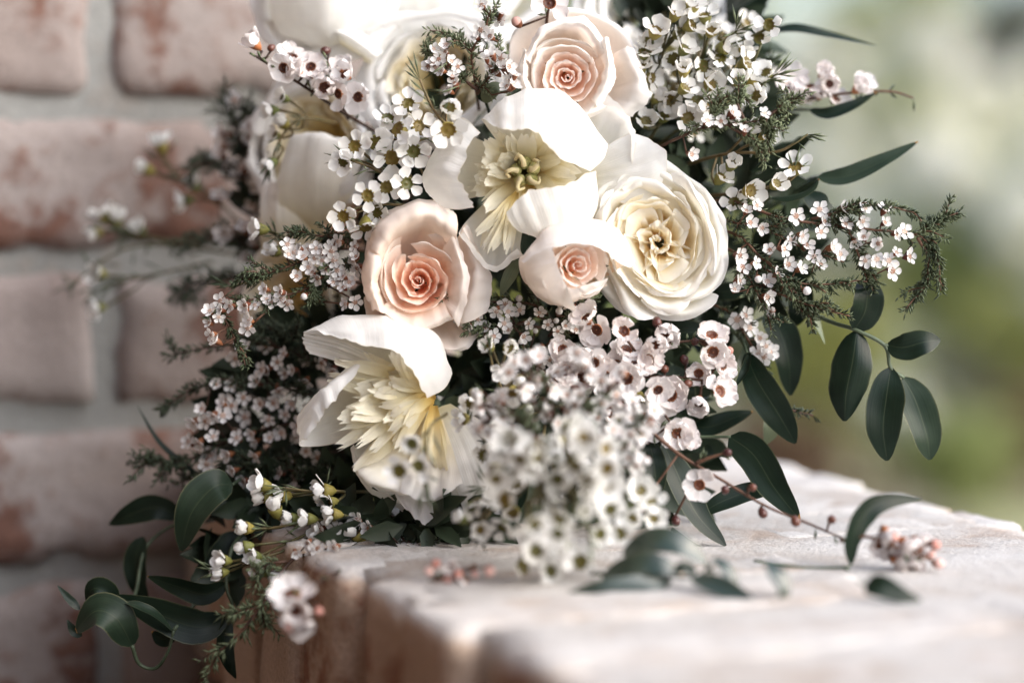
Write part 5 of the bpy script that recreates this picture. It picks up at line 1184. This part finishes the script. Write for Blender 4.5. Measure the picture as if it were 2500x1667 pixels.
# ---- tea tree
tea_sprig('brown-eyed tea tree flowers at the upper left with narrow green leaves', 1.225, [[(930, 330, -40), (830, 270, -10), (740, 210, 0), (660, 160, 4), (610, 130, 4)], [(850, 290, -20), (820, 220, -4), (800, 150, 0)]],
    zz([(560, 650, 6, (-.2, -.1, 1)), (1090, 650), (950, 840, 4, (-.1, -.2, 1)), (820, 640), (280, 420, 4, (-.6, .6, .4)), (640, 540, 0, (.2, .6, .6)), (1150, 720), (1270, 930), (700, 690), (1080, 900), (870, 730)], 550, 0, 3.92), size=68, buds=zz([(960, 490), (440, 460)], 550, 0, 3.92), leaves=16, layers=1)
tea_sprig('single brown-eyed tea tree flower at the top edge above the pale rose', 1.205, [[(1330, 120, -50), (1335, 50, -10), (1340, 20, -4)]], [(1342, 8, 0, (.1, .1, 1))], size=92, leaves=4, pink=[(1262, 55)], layers=1)
tea_sprig('brown-eyed tea tree spike reaching right above the slender leaf', 1.255, [[(1820, 330, -40), (1900, 270, -6), (1990, 240, 0), (2100, 225, 4), (2180, 225, 4), (2230, 240, 2)]],
    zz([(1200, 150), (1540, 200, 6, (.1, .1, 1)), (1370, 220), (1600, 330), (1790, 240), (1240, 290), (1480, 110), (1850, 200), (1300, 330), (1450, 300), (1180, 230)], 1600, 150, 3.618), size=62, leaves=12, layers=1)
tm = zz([(1330, 340, 8, (.1, .3, 1)), (1570, 440, 8, (.1, -.1, 1)), (1100, 580, 10, (0, -.2, 1)), (1190, 690, 8), (1350, 700, 14, (-.1, -.2, 1)), (1420, 600, 8, (.1, .8, .7)), (1590, 790, 12, (.1, -.3, 1)), (2010, 500, 6, (.2, -.3, 1)), (2000, 370, 4, (.2, .7, .7)), (2060, 800, 6, (.5, .2, .8)), (1900, 880, 10, (-.2, -.5, .8)),
        (1740, 1120, 14, (0, -.1, 1)), (880, 640, 8), (830, 700, 8), (960, 540, 6), (1040, 240, 4), (1120, 330, 2), (1900, 660, 2), (1520, 560, 4), (1270, 600, 2), (1690, 830, 6), (1800, 1170, 10, (.6, .3, .7)), (1230, 960, 8), (1540, 1060, 4), (1010, 690, 8), (1150, 870, 10), (860, 480, 0), (1350, 480, 0), (2080, 600, 0), (1640, 370, 0)], 1100, 700, 3.136)
tea_sprig('main mass of pinkish white tea tree flowers with brown eyes below the garden rose', 1.185, [[(1440, 1000, -40), (1500, 920, -6), (1580, 850, 0), (1700, 830, 0)], [(1440, 960, -40), (1420, 880, -6), (1440, 790, -2)], [(1450, 930, -30), (1600, 920, 0), (1720, 930, 2), (1760, 960, 2)], [(1480, 900, -20), (1540, 960, 4), (1610, 1000, 8), (1650, 1050, 10)]],
    tm, size=72, buds=zz([(1790, 560), (1820, 740), (960, 790, 12), (1460, 980, 10), (1640, 630), (1580, 270), (1870, 420), (1500, 1180)], 1100, 700, 3.136), pink=zz([(2130, 490)], 1100, 700, 3.136), leaves=16)
tea_sprig('bare brown tea tree twig with dark seed cups trailing right over the ledge', 1.17, [[(1500, 960, -20), (1570, 1035, 4), (1660, 1110, 10), (1760, 1170, 14), (1870, 1235, 22), (1980, 1280, 30), (2060, 1315, 38)], [(1700, 1130, 12), (1730, 1118, 14), (1772, 1105, 16)]],
    [(1708, 1183, 12, (-.1, -.1, 1))], size=66, buds=[(1775, 1105, 16), (1836, 1190, 22), (1770, 1196, 16), (1862, 1252, 22), (1942, 1272, 30), (2030, 1268, 38), (1565, 1245, 10), (1650, 1270, 10)], leaves=5, layers=1, r=.0010)
tea_sprig('blurred pink and white tea tree cluster on the ledge at the far right', 1.115, [[(2050, 1320, -4), (2120, 1310, 0), (2200, 1340, 6), (2280, 1370, 6)]], [(2165, 1300), (2210, 1325), (2190, 1370), (2240, 1318), (2148, 1330), (2225, 1385), (2180, 1340), (2250, 1350)], size=70, leaves=4, pink=[(2270, 1350), (2290, 1375), (2280, 1330), (2180, 1310)], layers=2)
tea_sprig('blurred coral pink buds lying on the ledge at the lower left', 1.085, [[(1160, 1380, -20), (1110, 1400, 0), (1050, 1415, 0)]], [(1100, 1378, 4), (1130, 1425, 4), (1060, 1440, 0)], size=46, pink=[(1048, 1392), (1065, 1375), (1092, 1412), (1070, 1425), (1118, 1398), (1195, 1392), (1040, 1430), (1160, 1400), (1150, 1440)], leaves=4, layers=1)
tea_sprig('blurred pinkish tea tree flower hanging before the ledge end at the lower left', 1.085, [[(840, 1390, -40), (780, 1420, -10), (735, 1455, 0)]], [(722, 1490, 4, (0, -.2, 1)), (715, 1450, 0, (-.2, .7, .6)), (735, 1520, 0, (.2, -.6, .7))], size=88, pink=[(705, 1530), (778, 1490)], leaves=4, layers=2)

# ---- heath (tiny white flowers on needled twigs)
s1 = zz([(570, 450), (660, 490), (620, 320), (880, 580), (970, 550), (1000, 620), (1140, 440), (1110, 520), (1200, 640), (1280, 340), (1450, 340), (1600, 345), (1430, 440), (1300, 460), (1550, 610), (1440, 560), (1690, 540), (1750, 520), (1690, 680), (1790, 710), (1660, 820), (720, 660), (830, 650), (1060, 710), (1110, 770), (860, 770), (960, 800), (610, 760), (510, 790), (490, 700), (490, 895), (630, 880), (700, 900), (780, 840), (700, 1020), (1000, 970), (730, 1130), (1260, 690), (540, 360), (1540, 730), (1450, 740), (1100, 350), (920, 400), (1600, 450), (1370, 600), (1630, 740), (450, 960)], 1650, 400, 3.136)
heath_sprig('sharp drooping heath sprig with tiny white flowers stretching far right', 1.198,
    [[(1700, 500, -60), (1780, 490, -14), (1900, 530, 0), (2010, 548, 2), (2120, 560, 4), (2230, 572, 4), (2262, 592, 3), (2290, 640, 2), (2296, 710, 0)], [(2235, 573, 4), (2260, 555, 4), (2300, 535, 3), (2338, 520, 2)], [(2240, 580, 4), (2266, 630, 2), (2262, 680, 0), (2245, 722, 0)],
     [(1760, 560, -20), (1810, 580, -4), (1860, 630, 2), (1950, 690, 4), (2065, 692, 2)], [(1800, 680, -20), (1860, 700, -4), (1950, 735, 2), (2000, 752, 3), (2075, 772, 2)], [(1980, 536, 0), (2060, 516, 4), (2140, 500, 4), (2235, 520, 2)], [(2070, 560, 2), (2095, 620, 0), (2118, 686, 0)],
     [(1790, 620, -20), (1830, 680, 0), (1880, 780, 2)], [(1740, 530, -30), (1800, 545, -6), (1870, 560, 0), (1950, 600, 2), (2060, 640, 2)], [(1760, 600, -20), (1840, 640, -4), (1930, 700, 0), (1980, 780, 0)]], s1, size=35, per=5, side=7, buds=.06)
s2 = zz([(1040, 400), (1050, 500), (1160, 440), (1240, 450), (1330, 440), (1310, 540), (1390, 560), (1250, 630), (1340, 740), (1130, 720), (1550, 370), (1720, 420), (1730, 520), (1740, 640), (1660, 780), (1540, 660), (1600, 830), (1210, 920), (810, 850), (830, 950), (880, 980), (970, 880), (980, 950), (1040, 1000), (710, 1010), (610, 1010), (610, 1070), (650, 1170), (640, 1240), (370, 1060), (460, 1020), (360, 970), (260, 1070), (250, 1190), (270, 1310), (320, 1370), (345, 1130), (1100, 480), (1200, 520), (1380, 480), (1460, 420), (1500, 560), (1430, 660), (1290, 680), (1500, 780), (1600, 720), (1700, 560), (1620, 1000), (1720, 980), (1480, 470)], 450, 500, 4.126)
heath_sprig('sharp heath sprig with dense tiny white flowers at the left of the peach rose', 1.20,
    [[(900, 690, -50), (800, 690, -8), (700, 720, 0), (600, 735, 2), (545, 755, 2), (560, 800, 0), (585, 850, 0)], [(890, 610, -50), (800, 610, -6), (720, 645, 0), (650, 668, 2), (612, 684, 2)], [(880, 590, -40), (800, 578, -4), (700, 568, 2)], [(890, 660, -40), (840, 650, -2), (770, 690, 0), (760, 730, 0)]], s2, size=32, per=5, side=8, buds=.1)
s3 = zz([(690, 50), (860, 190), (880, 130), (680, 290), (770, 350), (230, 470), (350, 430), (280, 570), (400, 590), (250, 650), (310, 680), (410, 730), (430, 800), (230, 600), (380, 870), (790, 520), (770, 640), (870, 560), (830, 690), (900, 640), (960, 780), (950, 640), (1000, 820), (930, 830), (640, 360), (340, 500), (180, 640), (460, 640), (740, 560), (1010, 720)], 1000, 0, 3.92)
heath_sprig('upright heath twig in front of the upper left peony, dark needles and tiny white flowers', 1.20,
    [[(1170, 270, -50), (1160, 200, -8), (1152, 130, 2), (1185, 70, 4), (1216, 4, 2)], [(1152, 125, 2), (1112, 95, 3), (1076, 80, 3)], [(1165, 220, -6), (1100, 170, 0), (1060, 140, 2), (1035, 115, 2)], [(1165, 230, -8), (1200, 180, 2), (1225, 130, 2)]], s3, size=32, per=4, side=5, needle=22)
heath_sprig('heath twig with a red-brown stem across the upper right wax flowers', 1.19,
    [[(1590, 370, -50), (1650, 340, -6), (1720, 312, 2), (1790, 305, 4), (1868, 292, 4)], [(1868, 292, 4), (1900, 265, 3), (1942, 246, 2)], [(1860, 292, 4), (1876, 308, 3), (1882, 332, 2)], [(1780, 308, 4), (1815, 330, 4), (1845, 352, 3)], [(1720, 312, 2), (1738, 285, 3), (1746, 266, 3)], [(1820, 300, 4), (1800, 250, 3), (1815, 232, 2)]],
    zz([(680, 450), (580, 530), (715, 540), (965, 460), (460, 525), (700, 480), (790, 610), (320, 820)], 1600, 150, 3.618), size=32, per=5, start=.35, side=5)
s5 = zz([(130, 90), (210, 250), (350, 190), (410, 280), (530, 180), (525, 90), (440, 190), (595, 280), (680, 200), (745, 290), (830, 190), (880, 300), (810, 260), (70, 240), (140, 290), (820, 340), (780, 420), (1000, 230), (1060, 120), (1080, 380), (300, 430), (470, 470), (560, 500), (700, 470), (760, 560), (860, 560), (700, 680), (760, 740), (540, 720), (470, 640), (420, 130), (260, 320), (440, 330), (330, 380), (560, 380), (650, 340), (960, 330), (590, 570), (680, 590), (630, 670), (630, 840), (510, 540), (540, 420), (880, 130), (940, 160)], 1100, 700, 3.136)
heath_sprig('heath sprig in the dark gap under the small blush rosebud', 1.205, [[(1400, 900, -30), (1330, 760, -14), (1230, 738, 0), (1150, 740, 4), (1112, 722, 6)], [(1320, 800, -20), (1240, 790, 0), (1180, 812, 4), (1150, 790, 6)], [(1340, 820, -10), (1380, 780, 0), (1430, 740, 2)], [(1330, 850, -10), (1300, 880, 4), (1290, 960, 8)]], s5, size=31, per=5, side=7, buds=.12)
heath_sprig('blurred tiny white heath flowers in the middle of the bottom heap', 1.12, [[(1380, 1080, -60), (1350, 1000, -10), (1330, 930, 0)], [(1400, 1080, -40), (1420, 1020, 0), (1460, 980, 4)], [(1380, 1100, -30), (1300, 1060, 6), (1260, 1010, 6)], [(1420, 1100, -30), (1480, 1060, 0), (1540, 1040, 0)]], [], size=38, extra=110, ell=(1380, 1000, 230, 140), per=4, side=7, buds=.35, needle=26)
heath_sprig('blurred tiny flowers along the lower right side of the bottom heap', 1.11, [[(1480, 1120, -60), (1500, 1080, -10), (1560, 1050, 0)], [(1460, 1140, -60), (1500, 1130, 0), (1560, 1110, 0)]], [], size=36, extra=22, ell=(1520, 1100, 70, 70), per=4, side=5, buds=.3)
s7 = zz([(870, 590), (1080, 690), (1220, 480), (1340, 420), (1460, 480), (1180, 570), (1350, 640), (1450, 740), (1310, 730), (1210, 740), (700, 880), (760, 780), (850, 830), (850, 990), (740, 1040), (660, 1030), (1140, 970), (1280, 1000), (1370, 960), (1270, 860), (960, 1130), (1170, 1140), (1030, 1000), (1250, 1210), (1360, 1270), (1540, 1270), (800, 1200), (1000, 1250), (1500, 900), (1560, 1100), (1650, 1150), (1440, 1180), (1700, 1230), (1080, 1330), (1400, 820), (920, 740)], 250, 750, 3.136)
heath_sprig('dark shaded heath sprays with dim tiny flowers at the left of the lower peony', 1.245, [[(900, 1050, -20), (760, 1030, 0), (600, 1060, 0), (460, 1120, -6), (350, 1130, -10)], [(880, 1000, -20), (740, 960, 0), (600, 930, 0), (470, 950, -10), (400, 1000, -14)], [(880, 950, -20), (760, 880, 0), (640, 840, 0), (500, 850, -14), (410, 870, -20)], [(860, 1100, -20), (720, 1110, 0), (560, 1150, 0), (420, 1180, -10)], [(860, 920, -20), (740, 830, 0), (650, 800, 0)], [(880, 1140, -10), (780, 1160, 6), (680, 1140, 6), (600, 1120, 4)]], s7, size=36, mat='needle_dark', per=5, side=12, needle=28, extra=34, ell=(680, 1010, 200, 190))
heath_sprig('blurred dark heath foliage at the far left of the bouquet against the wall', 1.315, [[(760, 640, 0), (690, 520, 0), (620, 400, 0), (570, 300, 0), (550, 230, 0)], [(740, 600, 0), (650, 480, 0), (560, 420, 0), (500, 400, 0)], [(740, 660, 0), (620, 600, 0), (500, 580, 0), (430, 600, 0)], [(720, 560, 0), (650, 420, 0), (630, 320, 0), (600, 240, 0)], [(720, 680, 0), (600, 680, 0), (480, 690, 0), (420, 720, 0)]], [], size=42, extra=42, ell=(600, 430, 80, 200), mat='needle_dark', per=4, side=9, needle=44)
heath_sprig('heath twig hanging down before the ledge end at the lower left', 1.17, [[(760, 1330, -20), (700, 1380, 0), (650, 1460, 4), (590, 1540, 6), (530, 1600, 6), (500, 1670, 6)], [(660, 1440, 4), (640, 1480, 4), (645, 1520, 4)], [(700, 1370, 0), (650, 1380, 4), (620, 1430, 6)], [(640, 1480, 4), (600, 1490, 6), (570, 1500, 6)]], zz([(1800, 620), (1870, 660), (1980, 650), (1890, 710), (1720, 690), (1990, 740), (1970, 840), (2050, 890), (1830, 690)], 100, 1100, 2.765), size=34, per=3, side=3, needle=36, start=.2)
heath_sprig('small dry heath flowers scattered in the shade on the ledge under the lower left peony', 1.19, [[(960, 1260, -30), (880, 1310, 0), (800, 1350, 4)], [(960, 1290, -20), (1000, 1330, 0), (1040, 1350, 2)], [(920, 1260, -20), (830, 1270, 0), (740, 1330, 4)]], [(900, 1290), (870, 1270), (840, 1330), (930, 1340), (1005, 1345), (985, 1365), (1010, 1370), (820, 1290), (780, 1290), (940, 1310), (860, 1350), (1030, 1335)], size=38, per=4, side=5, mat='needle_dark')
heath_sprig('small blurred heath tuft between the hanging leaves under the garden rose', 1.225, [[(1780, 780, -20), (1820, 820, 0), (1860, 890, 2), (1920, 990, 2), (1985, 1014, 0)], [(1730, 740, -10), (1780, 760, 0), (1830, 790, 0)]], [(1855, 825), (1870, 845), (1850, 860), (1880, 860), (1865, 870), (1800, 780), (1830, 800), (1820, 770)], size=38, per=3, side=3, start=.3)
